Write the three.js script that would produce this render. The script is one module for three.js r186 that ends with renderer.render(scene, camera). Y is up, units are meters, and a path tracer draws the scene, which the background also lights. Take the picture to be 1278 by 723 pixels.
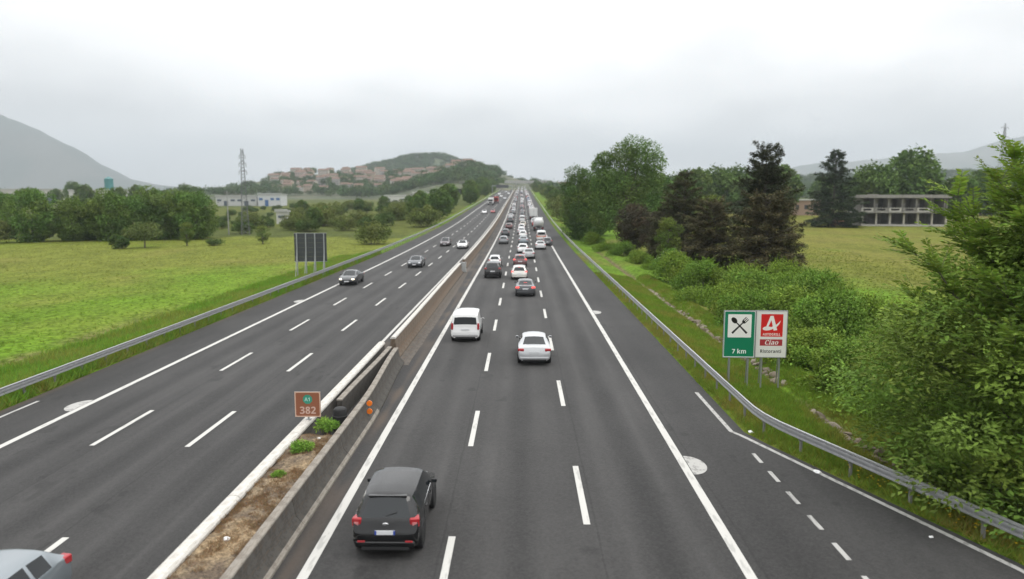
import * as THREE from 'three';
import { mergeGeometries, toCreasedNormals } from 'three/addons/utils/BufferGeometryUtils.js';
import { RoundedBoxGeometry } from 'three/addons/geometries/RoundedBoxGeometry.js';

// ------------------------------------------------------------------ camera
const scene = new THREE.Scene();
const camera = new THREE.PerspectiveCamera(42.82, 1278 / 723, 0.3, 20000);
camera.rotation.order = 'YXZ';
camera.position.set(0, 9.3, 0);
camera.rotation.set(-Math.atan(116.5 / 922), Math.atan(12 / 922), 0);
camera.focus = 32;
camera.userData.fStop = 0.36;
camera.updateMatrixWorld();

// ------------------------------------------------------------------ noise
function rng(seed) {
  let a = seed >>> 0;
  return () => { a = (a + 0x6D2B79F5) | 0; let t = Math.imul(a ^ (a >>> 15), 1 | a); t = (t + Math.imul(t ^ (t >>> 7), 61 | t)) ^ t; return ((t ^ (t >>> 14)) >>> 0) / 4294967296; };
}
function hash2(i, j, s) { let h = Math.imul(i, 374761393) + Math.imul(j, 668265263) + Math.imul(s, 974634777); h = Math.imul(h ^ (h >>> 13), 1274126177); return ((h ^ (h >>> 16)) >>> 0) / 4294967296; }
const fade = (t) => t * t * (3 - 2 * t);
function vnoise(x, y, s = 0, px = 0, py = 0) {       // value noise, optionally periodic
  const i = Math.floor(x), j = Math.floor(y), u = fade(x - i), v = fade(y - j);
  const mi = (k) => px ? ((k % px) + px) % px : k, mj = (k) => py ? ((k % py) + py) % py : k;
  const a = hash2(mi(i), mj(j), s), b = hash2(mi(i + 1), mj(j), s), c = hash2(mi(i), mj(j + 1), s), d = hash2(mi(i + 1), mj(j + 1), s);
  return a + (b - a) * u + (c - a) * v + (a - b - c + d) * u * v;
}
function fbm(x, y, o = 4, s = 0) { let a = 0, n = 0, w = 1; for (let k = 0; k < o; k++) { a += w * vnoise(x, y, s + k); n += w; w *= 0.5; x *= 2.03; y *= 2.03; } return a / n; }
const sm = (a, b, x) => fade(Math.min(1, Math.max(0, (x - a) / (b - a))));
const lerp = (a, b, t) => a + (b - a) * t;

// ------------------------------------------------------------------ sky and sun
function overcastSky() {
  const W = 1024, H = 512, data = new Float32Array(W * H * 4);
  for (let j = 0; j < H; j++) {
    const el = ((j + 0.5) / H - 0.5) * Math.PI;
    for (let i = 0; i < W; i++) {
      const az = ((i + 0.5) / W - 0.5) * 2 * Math.PI, ce = Math.cos(el);
      const x = Math.cos(az) * ce, y = Math.sin(el), z = Math.sin(az) * ce;
      const e = Math.max(y, 0.0), k = 1 / (e + 0.16);
      // a layer of stratus seen in perspective: stretched towards the horizon
      const c1 = fbm(x * k * 1.5 + 7.3, z * k * 1.1 + 2.1, 5, 11), c2 = fbm(x * k * 0.55 + 3.3, z * k * 0.5 + 8.7, 3, 29);
      const cloud = sm(0.24, 0.76, 0.5 * c1 + 0.5 * c2);
      let L = SKY.base * (1 + SKY.zenith * Math.pow(e, 0.85));
      L *= lerp(1 - SKY.contrast, 1 + SKY.contrast, cloud);
      const warmSide = 0.5 + 0.5 * (x * 0.8 - z * 0.6);        // thinner cloud towards the hidden sun
      L *= lerp(0.9, 1.1, warmSide);
      if (y < 0) L *= 0.55;
      const blue = (1 - warmSide) * 0.6 + (1 - cloud) * 0.6;
      const o = (j * W + i) * 4;
      data[o] = L * (1.005 - 0.022 * blue); data[o + 1] = L * (1 - 0.004 * blue); data[o + 2] = L * (1.0 + 0.004 * blue); data[o + 3] = 1;
    }
  }
  const t = new THREE.DataTexture(data, W, H, THREE.RGBAFormat, THREE.FloatType);
  t.mapping = THREE.EquirectangularReflectionMapping; t.magFilter = THREE.LinearFilter; t.minFilter = THREE.LinearFilter;
  t.wrapS = THREE.RepeatWrapping; t.needsUpdate = true;
  return t;
}
const SKY = { base: 0.87, zenith: 1.6, contrast: 0.22 };
const sky = overcastSky();
scene.background = sky;
scene.environment = sky;
const sun = new THREE.DirectionalLight(new THREE.Color(1.0, 0.96, 0.9), 0.7);
sun.position.set(60, 150, -60);
sun.target.position.set(0, 0, -60);
sun.castShadow = true;
sun.shadow.radius = 45;
sun.shadow.mapSize.set(4096, 4096);
Object.assign(sun.shadow.camera, { left: -220, right: 220, top: 220, bottom: -220, near: 1, far: 600 });
scene.add(sun, sun.target);

const renderer = new THREE.WebGLRenderer({ antialias: true });
renderer.toneMapping = THREE.LinearToneMapping;
renderer.toneMappingExposure = 1.04;
renderer.shadowMap.enabled = true;
scene.fog = new THREE.FogExp2(new THREE.Color(0.75, 0.82, 0.87), 0.00015);

// ------------------------------------------------------------------ object helpers
const taken = new Map();
function numbered(name) { const n = taken.get(name) || 0; taken.set(name, n + 1); return n ? `${name}_${String(n).padStart(3, '0')}` : name; }
function mk(name, geo, mat, parent = scene) {
  const m = new THREE.Mesh(Array.isArray(geo) ? join(geo) : geo, mat);
  m.name = parent === scene ? numbered(name) : name; m.castShadow = true; m.receiveShadow = true; parent.add(m); return m;
}
function tag(o, label, category, group, kind) { o.userData = { ...o.userData }; if (label) o.userData.label = label; if (category) o.userData.category = category; if (group) o.userData.group = group; if (kind) o.userData.kind = kind; return o; }
function struct(o) { o.userData.kind = 'structure'; return o; }
function thing(name, label, category, [x, y, z] = [0, 0, 0], turn = 0, group) {
  const o = new THREE.Group(); o.name = numbered(name); o.position.set(x, y, z); o.rotation.y = turn; scene.add(o); return tag(o, label, category, group);
}
function dup(root, label, [x, y, z], turn = 0, group, s = 1) {
  const r = root.clone(); r.name = numbered(root.userData.base || root.name.replace(/_\d{3}$/, '')); r.userData = { ...root.userData }; delete r.userData.base;
  scene.add(r); r.position.set(x, y, z); r.rotation.y = turn; if (Array.isArray(s)) r.scale.set(...s); else r.scale.setScalar(s);
  if (label) r.userData.label = label; if (group) r.userData.group = group; return r;
}
function clean(g) { g = g.index ? g.toNonIndexed() : g; for (const k of Object.keys(g.attributes)) if (!['position', 'normal', 'uv'].includes(k)) g.deleteAttribute(k); if (!g.attributes.uv) g.setAttribute('uv', new THREE.BufferAttribute(new Float32Array(g.attributes.position.count * 2), 2)); return g; }
function join(list) { return mergeGeometries(list.map(clean)); }
function box(w, h, d, x = 0, y = 0, z = 0, rx = 0, ry = 0, rz = 0) { const g = new THREE.BoxGeometry(w, h, d); if (rx) g.rotateX(rx); if (rz) g.rotateZ(rz); if (ry) g.rotateY(ry); return g.translate(x, y, z); }
function rbox(w, h, d, r, x = 0, y = 0, z = 0, rx = 0, ry = 0) { const g = new RoundedBoxGeometry(w, h, d, 2, r); if (rx) g.rotateX(rx); if (ry) g.rotateY(ry); return g.translate(x, y, z); }
function rod(a, b, r0, r1 = r0, n = 7) {
  const A = new THREE.Vector3(...a), B = new THREE.Vector3(...b), d = B.clone().sub(A), l = d.length();
  const g = new THREE.CylinderGeometry(r1, r0, l, n, 1); g.translate(0, l / 2, 0);
  g.applyQuaternion(new THREE.Quaternion().setFromUnitVectors(new THREE.Vector3(0, 1, 0), d.normalize())); return g.translate(...a);
}
const rgb = (r, g, b) => new THREE.Color().setRGB(r, g, b);
const std = (c, rough = 0.8, o = {}) => new THREE.MeshStandardMaterial({ color: Array.isArray(c) ? rgb(...c) : c, roughness: rough, ...o });
function tex(w, h, fn, srgb = true, rx = 1, ry = 1) {          // fn(i, j) -> linear [r, g, b]
  const d = new Uint8Array(w * h * 4), enc = (v) => { v = Math.min(1, Math.max(0, v)); return 255 * (srgb ? (v <= 0.0031308 ? 12.92 * v : 1.055 * Math.pow(v, 1 / 2.4) - 0.055) : v); };
  for (let j = 0; j < h; j++) for (let i = 0; i < w; i++) { const c = fn(i, j), o = (j * w + i) * 4; d[o] = enc(c[0]); d[o + 1] = enc(c[1]); d[o + 2] = enc(c[2]); d[o + 3] = 255; }
  const t = new THREE.DataTexture(d, w, h); t.wrapS = t.wrapT = THREE.RepeatWrapping; t.magFilter = THREE.LinearFilter; t.minFilter = THREE.LinearMipmapLinearFilter; t.generateMipmaps = true;
  if (srgb) t.colorSpace = THREE.SRGBColorSpace; t.repeat.set(rx, ry); t.needsUpdate = true; return t;
}
function pfbm(i, j, n, f, o, s) { let a = 0, w = 1, t = 0; for (let k = 0; k < o; k++) { const q = f << k; a += w * vnoise(i / n * q, j / n * q, s + k, q, q); t += w; w *= 0.55; } return a / t; }   // periodic on an n x n tile
// ------------------------------------------------------------------ lie of the land (d = metres ahead of the bridge = -z)
function grade(d) { return d < 100 ? 0 : d < 260 ? 8e-5 * (d - 100) ** 2 : 2.048 + (Math.min(d, 1350) - 260) * 0.0256 - Math.min(60, Math.max(0, d - 1350) * 0.03); }
const across = (x) => 1 - 0.6 * (sm(18, 90, x) + sm(28, 110, -x));
const asphaltEdge = (d) => 8.85 + Math.min(4.15, Math.max(0, (28.3 - d) * 0.375));       // the lay-by widens the shoulder
const railLine = (d) => { const t = 29.5 - d; return 9.4 + (t <= 0 ? 0 : t < 3 ? 0.0583 * t * t : 0.525 + (t - 3) * 0.36); };
function terrain(x, d) {
  let y = grade(d) * across(x);
  const e = asphaltEdge(d);
  if (x > -22.9 && x < e + 0.08) y -= 0.16;
  else if (x >= 0) {
    const q = x - e, ditch = lerp(13.6, 14.6, sm(26, 18, d));
    y += -0.02 - 0.5 * sm(0.6, 4.2, q) * (1 - sm(20, 34, x)) + 0.28 * Math.exp(-((x - ditch - 1.6) ** 2) / 0.7) * sm(200, 120, d) - 0.22 * Math.exp(-((x - ditch) ** 2) / 0.16) * sm(200, 120, d);
    y += 0.24 * (fbm(x * 0.11 + 40, d * 0.09, 3, 3) - 0.5) * sm(1, 6, q);
  } else {
    const q = -22.9 - x;
    y += -0.02 - 0.7 * sm(0.8, 5, q) + 0.25 * (fbm(x * 0.09 + 10, d * 0.08, 3, 5) - 0.5) * sm(1, 6, q);
  }
  return y;
}
// where a thing stands: [x, terrain height, -d]
const stand = (x, d, sink = 0.03) => [x, terrain(x, d) - sink, -d];

{ // the ground: one sheet to the horizon
  const xs = [], ds = [];
  for (let x = -60; x < -28; x += 1.6) xs.push(x);
  for (let x = -28; x < -22.95; x += 0.5) xs.push(x);
  xs.push(-22.95, -22.85, -15, -8, 0, 8);
  for (let x = 8.6; x < 18; x += 0.22) xs.push(x);
  for (let x = 18; x < 42; x += 0.9) xs.push(x);
  for (let x = 42; x < 150; x += 3) xs.push(x);
  for (let x = 150; x < 9000; x *= 1.14) xs.push(x);
  for (let x = -60; x > -150; x -= 3) xs.unshift(x - 0.01);
  for (let x = -150; x > -9000; x *= 1.14) xs.unshift(x);
  for (let d = -60; d < 6; d += 6) ds.push(d);
  for (let d = 6; d < 60; d += 0.5) ds.push(d);
  for (let d = 60; d < 140; d += 1.5) ds.push(d);
  for (let d = 140; d < 420; d += 4) ds.push(d);
  for (let d = 420; d < 13000; d *= 1.07) ds.push(d);
  const nx = xs.length, nd = ds.length, P = new Float32Array(nx * nd * 3), U = new Float32Array(nx * nd * 2), C = new Float32Array(nx * nd * 3), I = [];
  for (let j = 0; j < nd; j++) for (let i = 0; i < nx; i++) {
    const x = xs[i], d = ds[j], o = j * nx + i;
    P.set([x, terrain(x, d), -d], o * 3); U.set([x / 17, d / 23], o * 2);
    // growth: lush, yellowing hay, dry straw, bare soil
    const n1 = fbm(x * 0.02 + 5, d * 0.012 + 3, 4, 41), n2 = fbm(x * 0.11, d * 0.07, 3, 47), n3 = fbm(x * 0.5, d * 0.35, 2, 53);
    let lush = [0.115, 0.205, 0.022], hay = [0.15, 0.175, 0.034], straw = [0.2, 0.18, 0.06], soil = [0.17, 0.125, 0.075];
    let c;
    const mix = (a, b, t) => [lerp(a[0], b[0], t), lerp(a[1], b[1], t), lerp(a[2], b[2], t)];
    if (x < -27) {
      // the near field: fresh green by the road, hay further in
      c = mix([0.115, 0.215, 0.018], hay, sm(0.38, 0.66, n1 * 0.5 + n2 * 0.3 + sm(70, 135, d) * 0.22));
      c = mix(c, straw, sm(0.55, 0.8, n2) * 0.35 * sm(50, 90, d));
      if (d + 40 * (n2 - 0.5) > 172) c = mix([0.1, 0.118, 0.03], [0.08, 0.1, 0.03], sm(0.4, 0.6, n1));
      const path = Math.exp(-((x + 30.5 + 1.2 * n2 + (d - 35) * 0.02) ** 2) / 0.35) * sm(0.35, 0.6, n3 + n2 * 0.3) * sm(75, 55, d);
      c = mix(c, soil, path * 0.7);
    } else if (x > 26) {
      c = mix([0.142, 0.158, 0.03], [0.168, 0.16, 0.042], sm(0.35, 0.6, n1 * 0.5 + n2 * 0.5));
      c = mix(c, lush, sm(0.6, 0.8, n2) * 0.45 + 0.7 * sm(46, 30, x) * sm(120, 80, d));
      if (d > 330) c = mix(c, [0.075, 0.11, 0.03], 0.8);
    } else {
      c = mix(lush, [0.15, 0.17, 0.04], sm(0.45, 0.75, n2));
      c = mix(c, soil, sm(0.64, 0.78, n3 * 0.6 + n2 * 0.4) * 0.4);
      const ditch = lerp(13.6, 14.6, sm(26, 18, d));
      if (x > 9 && d < 140) c = mix(c, [0.16, 0.125, 0.085], Math.exp(-((x - ditch) ** 2) / 0.12) * sm(0.3, 0.55, n3 + 0.2 * n2));
    }
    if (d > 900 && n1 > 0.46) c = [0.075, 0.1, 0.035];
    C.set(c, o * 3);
  }
  for (let j = 0; j < nd - 1; j++) for (let i = 0; i < nx - 1; i++) { const a = j * nx + i, b = a + 1, c = a + nx, e = c + 1; I.push(a, b, e, a, e, c); }
  const g = new THREE.BufferGeometry();
  g.setAttribute('position', new THREE.BufferAttribute(P, 3)); g.setAttribute('uv', new THREE.BufferAttribute(U, 2)); g.setAttribute('color', new THREE.BufferAttribute(C, 3)); g.setIndex(I); g.computeVertexNormals();
  const N = 512;
  const grain = tex(N, N, (i, j) => { const a = pfbm(i, j, N, 8, 6, 3), b = pfbm(i, j, N, 64, 3, 9); const v = 0.62 + 0.5 * (a - 0.5) * 0.8 + 0.5 * (b - 0.5) * 1.5; return [v * 1.02, v, v * 0.9]; });
  const bump = tex(N, N, (i, j) => { const v = 0.45 * pfbm(i, j, N, 16, 4, 5) + 0.55 * pfbm(i, j, N, 96, 2, 17); return [v, v, v]; }, false);
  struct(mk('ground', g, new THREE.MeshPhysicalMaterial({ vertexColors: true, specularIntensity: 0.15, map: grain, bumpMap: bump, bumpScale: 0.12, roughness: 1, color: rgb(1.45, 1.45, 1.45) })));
}

// ------------------------------------------------------------------ carriageways
function strip(x0, x1, d0, d1, lift, uvx = 1, uvd = 1, step = 6, f0, f1) {       // a sheet that follows the road's grade
  const P = [], U = [], I = []; let n = 0;
  const st = []; for (let d = d0; d < d1 - 1e-6; d += (d < 60 ? Math.min(step, 1.5) : d < 400 ? step : step * 4)) st.push(d); st.push(d1);
  for (const d of st) { const a = f0 ? f0(d) : x0, b = f1 ? f1(d) : x1; for (const x of [a, b]) { P.push(x, grade(d) + lift, -d); U.push(x / uvx, d / uvd); } if (n) I.push(2 * n - 2, 2 * n - 1, 2 * n + 1, 2 * n - 2, 2 * n + 1, 2 * n); n++; }
  const g = new THREE.BufferGeometry(); g.setAttribute('position', new THREE.Float32BufferAttribute(P, 3)); g.setAttribute('uv', new THREE.Float32BufferAttribute(U, 2)); g.setIndex(I); g.computeVertexNormals(); return g;
}
function asphaltMap(x0, span, tracks, seed, dirt, seams) {                 // across the carriageway: worn wheel tracks, oil, patches
  const W = 1024, H = 1024;
  return tex(W, H, (i, j) => {
    const x = x0 + (i / W) * span, f = hash2(i, j, seed), g2 = vnoise(i / 3, j / 3, seed + 1, 0, Math.floor(H / 3));
    const q = vnoise(i / W * 24, j / H * 12, seed + 2, 24, 12), q2 = vnoise(i / W * 7, j / H * 4, seed + 3, 7, 4), s = vnoise(i / W * 90, j / H * 3, seed + 4, 90, 3);
    let v = 0.0345 + 0.016 * (f - 0.5) + 0.012 * (g2 - 0.5) + 0.008 * (q - 0.5) + 0.010 * (q2 - 0.5) + 0.008 * (s - 0.5);
    for (const [c, w, a] of tracks) v += a * Math.exp(-((x - c) ** 2) / (w * w)) * (0.7 + 0.6 * s);
    for (const jx of seams) { const w = Math.abs(x - jx - 0.03 * (vnoise(j / H * 40, 3, seed + 8, 40, 0) - 0.5)); if (w < 0.03) v *= 0.72; }
    const stain = vnoise(i / W * 60, j / H * 40, seed + 6, 60, 40) * vnoise(i / W * 17, j / H * 11, seed + 7, 17, 11); v *= 1 - 0.3 * sm(0.55, 0.75, stain);
    let c = [v * 1.04, v * 1.0, v * 0.965];
    for (const [c0, w, a] of dirt) { const t = Math.exp(-((x - c0) ** 2) / (w * w)) * a * sm(0.25, 0.7, 0.5 * s + 0.5 * q); c = [lerp(c[0], 0.105, t), lerp(c[1], 0.075, t), lerp(c[2], 0.052, t)]; }
    return c;
  });
}
const roadBump = tex(512, 512, (i, j) => { const v = hash2(i, j, 77) * 0.6 + 0.4 * vnoise(i / 4, j / 4, 78, 128, 128); return [v, v, v]; }, false);
function roadMat(map, span) { const b = roadBump.clone(); b.repeat.set(span / 1.2, 20); b.needsUpdate = true; return new THREE.MeshStandardMaterial({ map, bumpMap: b, bumpScale: 0.004, roughness: 0.86 }); }
const tracksR = [-4.5, -2.9, -0.85, 0.75, 2.9, 4.6].map((c) => [c, 0.42, 0.009]).concat([[-3.7, 0.5, -0.006], [0, 0.5, -0.008], [3.8, 0.55, -0.010], [7.3, 1.3, -0.008]]);
const tracksL = [-9.9, -11.6, -13.5, -15.2, -17, -18.7].map((c) => [c, 0.42, 0.009]).concat([[-10.7, 0.5, -0.006], [-14.3, 0.5, -0.008], [-17.8, 0.5, -0.010], [-21.2, 1.2, -0.008]]);
const mapR = asphaltMap(-8, 24, tracksR, 101, [[-5.85, 0.3, 0.6], [-6.6, 0.5, 0.5]], [2.12, -2.15, 6.05]), mapL = asphaltMap(-24, 16, tracksL, 202, [[-8.4, 0.3, 0.8], [-22.7, 0.25, 0.55]], [-12.75, -15.9, -19.2]);
const roadUv = (g, x0, span) => { const u = g.attributes.uv, p = g.attributes.position; for (let i = 0; i < u.count; i++) u.setXY(i, (p.getX(i) - x0) / span, -p.getZ(i) / 24); return g; };
const roadRight = struct(mk('road', roadUv(strip(-8, 0, -30, 1500, 0, 1, 1, 6, null, asphaltEdge), -8, 24), roadMat(mapR, 24)));
const roadLeft = struct(mk('road', roadUv(strip(-22.75, -8, -30, 1500, 0), -24, 16), roadMat(mapL, 16)));

// painted lines, worn
const paintMap = tex(256, 256, (i, j) => { const n = pfbm(i, j, 256, 8, 5, 61), f = hash2(i, j, 63); const wear = sm(0.58, 0.76, n) * 0.3 + 0.16 * f; const v = lerp(0.55, 0.14, wear); return [v, v * 0.98, v * 0.92]; });
const paint = new THREE.MeshStandardMaterial({ map: paintMap, roughness: 0.75 });
const oldPaint = new THREE.MeshStandardMaterial({ map: tex(256, 256, (i, j) => { const n = pfbm(i, j, 256, 8, 5, 71), f = hash2(i, j, 73); const v = lerp(0.44, 0.09, sm(0.5, 0.72, n) * 0.45 + 0.2 * f); return [v, v * 0.98, v * 0.93]; }), roughness: 0.8 });
function line(x, w, d0, d1, parent, name = 'edge_line', m = paint, step = 6) { return mk(name, strip(x - w / 2, x + w / 2, d0, d1, 0.005, 1.1, 6.1, step), m, parent); }
line(-5.37, 0.27, -20, 1400, roadRight); line(5.66, 0.27, -20, 1400, roadRight);
line(-19.5, 0.27, -20, 1400, roadLeft); line(-8.95, 0.2, -20, 1400, roadLeft);
for (const [x, top, road] of [[-1.9, 19.3, roadRight], [1.88, 24.7, roadRight], [-12.5, 19.1, roadLeft], [-16.15, 19.2, roadLeft]]) {
  const far = [];
  for (let k = -2; k < 60; k++) { const d1 = top + 12 * k, d0 = d1 - 4.6; if (d1 < 150) line(x, 0.195, d0, d1, road, 'lane_dash'); else far.push(strip(x - 0.0975, x + 0.0975, d0, d1, 0.005, 1.3, 1.3)); }
  tag(mk('lane_dash', far, paint, road), null, null, null, 'stuff');
}
// distance half-rounds beside the outer lines
for (const [x, d, s, road] of [[5.82, 24.85, 1, roadRight], [5.82, 59, 1, roadRight], [-19.66, 31.9, -1, roadLeft], [-19.66, 65, -1, roadLeft]]) {
  const g = new THREE.CircleGeometry(1, 20, -Math.PI / 2, Math.PI); g.scale(0.62, 0.9, 1); { const u = g.attributes.uv; for (let i = 0; i < u.count; i++) u.setXY(i, u.getX(i) * 1.2 + d, u.getY(i) * 1.6); } if (s < 0) g.rotateZ(Math.PI); g.rotateX(-Math.PI / 2); g.translate(x, 0.006, -d);
  mk('distance_marking', g, oldPaint, road);
}
// lay-by: its own outline and short dashes
{
  const pts = [[8.36, 34.5], [8.36, 28.6]]; for (let d = 28; d > 4; d -= 0.8) pts.push([asphaltEdge(d) - 0.32, d]);
  const P = [], U = [], I = []; pts.forEach(([x, d], i) => { const a = pts[Math.max(0, i - 1)], b = pts[Math.min(pts.length - 1, i + 1)]; let tx = b[0] - a[0], tz = b[1] - a[1]; const l = Math.hypot(tx, tz); tx /= l; tz /= l; for (const s of [-1, 1]) { P.push(x + s * 0.085 * -tz, 0.0055, -(d + s * 0.085 * tx)); U.push(P[P.length - 3], d); } if (i) { const k = 2 * i; I.push(k - 2, k - 1, k + 1, k - 2, k + 1, k); } });
  const g = new THREE.BufferGeometry(); g.setAttribute('position', new THREE.Float32BufferAttribute(P, 3)); g.setAttribute('uv', new THREE.Float32BufferAttribute(U, 2)); g.setIndex(I); g.computeVertexNormals();
  mk('layby_line', g, oldPaint, roadRight);
  for (let k = 0; k < 9; k++) line(8.45, 0.14, 25.1 - k * 1.75, 26.05 - k * 1.75, roadRight, 'layby_dash', oldPaint);
  for (let k = 0; k < 3; k++) line(-22.1, 0.15, 12.2 + k * 7.8, 17 + k * 7.8, roadLeft, 'layby_dash', oldPaint);
}
// ------------------------------------------------------------------ concrete barriers of the median
const concreteTex = (c0, c1, c2, seed) => tex(512, 512, (i, j) => {      // pale concrete, grime, rust-brown splash dirt
  const a = pfbm(i, j, 512, 6, 6, seed), b = pfbm(i, j, 512, 24, 4, seed + 9), s = vnoise(i / 512 * 70, j / 512 * 4, seed + 5, 70, 4), f = hash2(i, j, seed);
  const t = sm(0.38, 0.66, 0.6 * a + 0.4 * b), u = sm(0.5, 0.75, 0.55 * s + 0.45 * a);
  const v = 0.88 + 0.24 * f; return [0, 1, 2].map((k) => lerp(lerp(c0[k], c1[k], t), c2[k], u * 0.75) * v);
});
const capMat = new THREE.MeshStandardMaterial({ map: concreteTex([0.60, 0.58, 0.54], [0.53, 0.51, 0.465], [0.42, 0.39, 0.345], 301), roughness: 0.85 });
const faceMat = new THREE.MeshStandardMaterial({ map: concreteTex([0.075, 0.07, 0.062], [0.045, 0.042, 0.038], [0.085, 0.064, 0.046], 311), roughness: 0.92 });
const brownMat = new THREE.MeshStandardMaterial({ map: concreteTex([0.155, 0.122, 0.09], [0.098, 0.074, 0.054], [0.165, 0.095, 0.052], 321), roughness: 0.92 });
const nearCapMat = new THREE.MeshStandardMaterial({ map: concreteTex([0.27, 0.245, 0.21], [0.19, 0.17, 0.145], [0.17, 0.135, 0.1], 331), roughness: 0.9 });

function sweep(profile, path, closed = true, uvs = 1) {            // profile [[offset to the right, height]], path [[x, d, extra y]]
  const P = [], U = [], I = [], n = profile.length;
  path.forEach(([x, d, h = 0], i) => {
    const a = path[Math.max(0, i - 1)], b = path[Math.min(path.length - 1, i + 1)]; let tx = b[0] - a[0], td = b[1] - a[1]; const l = Math.hypot(tx, td) || 1; tx /= l; td /= l;
    let run = 0;
    for (let k = 0; k <= n; k++) { const [o, y] = profile[k % n], pr = profile[(k + n - 1) % n]; if (k) run += Math.hypot(o - pr[0], y - pr[1]); P.push(x + o * td, y + h + grade(d), -(d - o * tx)); U.push(run / uvs, d / uvs); }
  });
  const m = n + 1;
  for (let i = 0; i < path.length - 1; i++) for (let k = 0; k < (closed ? n : n - 1); k++) { const a = i * m + k, b = a + 1, c = a + m, e = c + 1; I.push(a, c, e, a, e, b); }
  if (closed) { const tri = THREE.ShapeUtils.triangulateShape(profile.map(([o, y]) => new THREE.Vector2(o, y)), []); const off = (path.length - 1) * m; for (const [a, b, c] of tri) { I.push(a, b, c, off + a, off + c, off + b); } }
  const g = new THREE.BufferGeometry(); g.setAttribute('position', new THREE.Float32BufferAttribute(P, 3)); g.setAttribute('uv', new THREE.Float32BufferAttribute(U, 2)); g.setIndex(I);
  return toCreasedNormals(g, 0.6);
}
const seg = (x, d0, d1, st = 3) => { const p = []; for (let d = d0; d < d1 - 0.01; d += st) p.push([x, d]); p.push([x, d1]); return p; };
{ // right-hand barrier beside the fast lane, in blocks
  const t = thing('concrete_barrier', 'dark stained concrete barrier with flared toe beside the black car', 'barrier', [0, 0, 0]);
  const body = [[0.38, 0], [0.38, 0.07], [0.15, 0.34], [0.05, 0.84], [-0.18, 0.84], [-0.3, 0.3], [-0.3, 0]], cap = [[0.062, 0.842], [0.055, 0.885], [0.03, 0.9], [-0.17, 0.9], [-0.19, 0.885], [-0.19, 0.842]], toe = [[0.385, 0.0], [0.385, 0.075], [0.3, 0.18], [0.28, 0.16], [0.3, 0]];
  const xb = (d) => lerp(-6.5, -6.95, sm(29, 41, d));
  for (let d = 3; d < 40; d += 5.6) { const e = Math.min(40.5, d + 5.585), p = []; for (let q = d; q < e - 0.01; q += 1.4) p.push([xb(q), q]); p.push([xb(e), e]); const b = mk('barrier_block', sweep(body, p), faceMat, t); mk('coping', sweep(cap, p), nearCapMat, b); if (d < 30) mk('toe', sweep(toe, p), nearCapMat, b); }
}
{ // inner wall of the open pit in the median
  const t = thing('median_wall', 'short inner concrete wall in the median gap behind the brown kilometre sign', 'wall', [0, 0, 0]), p = []; for (let q = 30; q <= 41.01; q += 1.1) p.push([lerp(-7.62, -7.45, sm(30, 40, q)), q]);
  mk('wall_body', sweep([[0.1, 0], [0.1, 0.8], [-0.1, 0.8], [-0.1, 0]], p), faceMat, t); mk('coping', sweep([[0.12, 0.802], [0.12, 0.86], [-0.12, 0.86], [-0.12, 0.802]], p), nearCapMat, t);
  const k = thing('rubber_drum', 'dark rounded drum standing in the median gap below the kilometre sign', 'drum', [-7.2, 0.005, -28.4]); mk('shell', new THREE.LatheGeometry([[0, 0.98], [0.2, 0.97], [0.27, 0.9], [0.29, 0.5], [0.27, 0.05], [0.22, 0]].map(([a, b]) => new THREE.Vector2(a, b)), 20), std([0.022, 0.022, 0.022], 0.8), k);
  for (const y of [0.3, 0.66]) mk('hoop', new THREE.TorusGeometry(0.29, 0.02, 6, 20).rotateX(Math.PI / 2).translate(0, y, 0), std([0.05, 0.05, 0.05], 0.7), k);
}
{ // left-hand barrier, bleached
  const t = thing('concrete_barrier', 'low median barrier with bright white rounded top behind the brown kilometre sign', 'barrier', [0, 0, 0]);
  const body = [[0.24, 0], [0.16, 0.3], [0.13, 0.80], [-0.19, 0.80], [-0.24, 0.3], [-0.36, 0.06], [-0.36, 0]], cap = [[0.17, 0.8], [0.17, 0.87], [0.12, 0.93], [0, 0.955], [-0.12, 0.945], [-0.2, 0.9], [-0.23, 0.8]];
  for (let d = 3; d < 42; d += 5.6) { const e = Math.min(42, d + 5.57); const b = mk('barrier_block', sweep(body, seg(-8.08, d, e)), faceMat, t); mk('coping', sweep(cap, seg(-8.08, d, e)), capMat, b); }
}
{ // the single barrier that runs on to the horizon
  const t = thing('concrete_barrier', 'brown stained concrete median barrier with pale top running to the horizon', 'barrier', [0, 0, 0]);
  const body = [[0.4, 0], [0.4, 0.08], [0.2, 0.36], [0.12, 1.1], [-0.12, 1.1], [-0.2, 0.36], [-0.4, 0.08], [-0.4, 0]], cap = [[0.15, 1.1], [0.15, 1.16], [0.1, 1.21], [-0.1, 1.21], [-0.15, 1.16], [-0.15, 1.1]];
  const xAt = (d) => lerp(-7.45, -7.55, sm(42, 80, d));
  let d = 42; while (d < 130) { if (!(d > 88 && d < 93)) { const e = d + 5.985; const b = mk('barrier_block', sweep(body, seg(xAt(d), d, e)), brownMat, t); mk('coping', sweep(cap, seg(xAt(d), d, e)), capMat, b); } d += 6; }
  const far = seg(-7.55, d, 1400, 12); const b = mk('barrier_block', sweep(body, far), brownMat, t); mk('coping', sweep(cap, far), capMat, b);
}
{ // pale dusty apron beside the barrier
  const m = new THREE.MeshStandardMaterial({ map: concreteTex([0.115, 0.1, 0.085], [0.07, 0.063, 0.056], [0.12, 0.085, 0.058], 341), roughness: 0.95 });
  struct(mk('median_apron', strip(0, 0, 40, 120, 0.012, 2, 3, 3, (d) => -7.08, (d) => -6.25 - 0.5 * sm(60, 115, d) - 0.06 * vnoise(d, 3, 5)), m));
}
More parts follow.
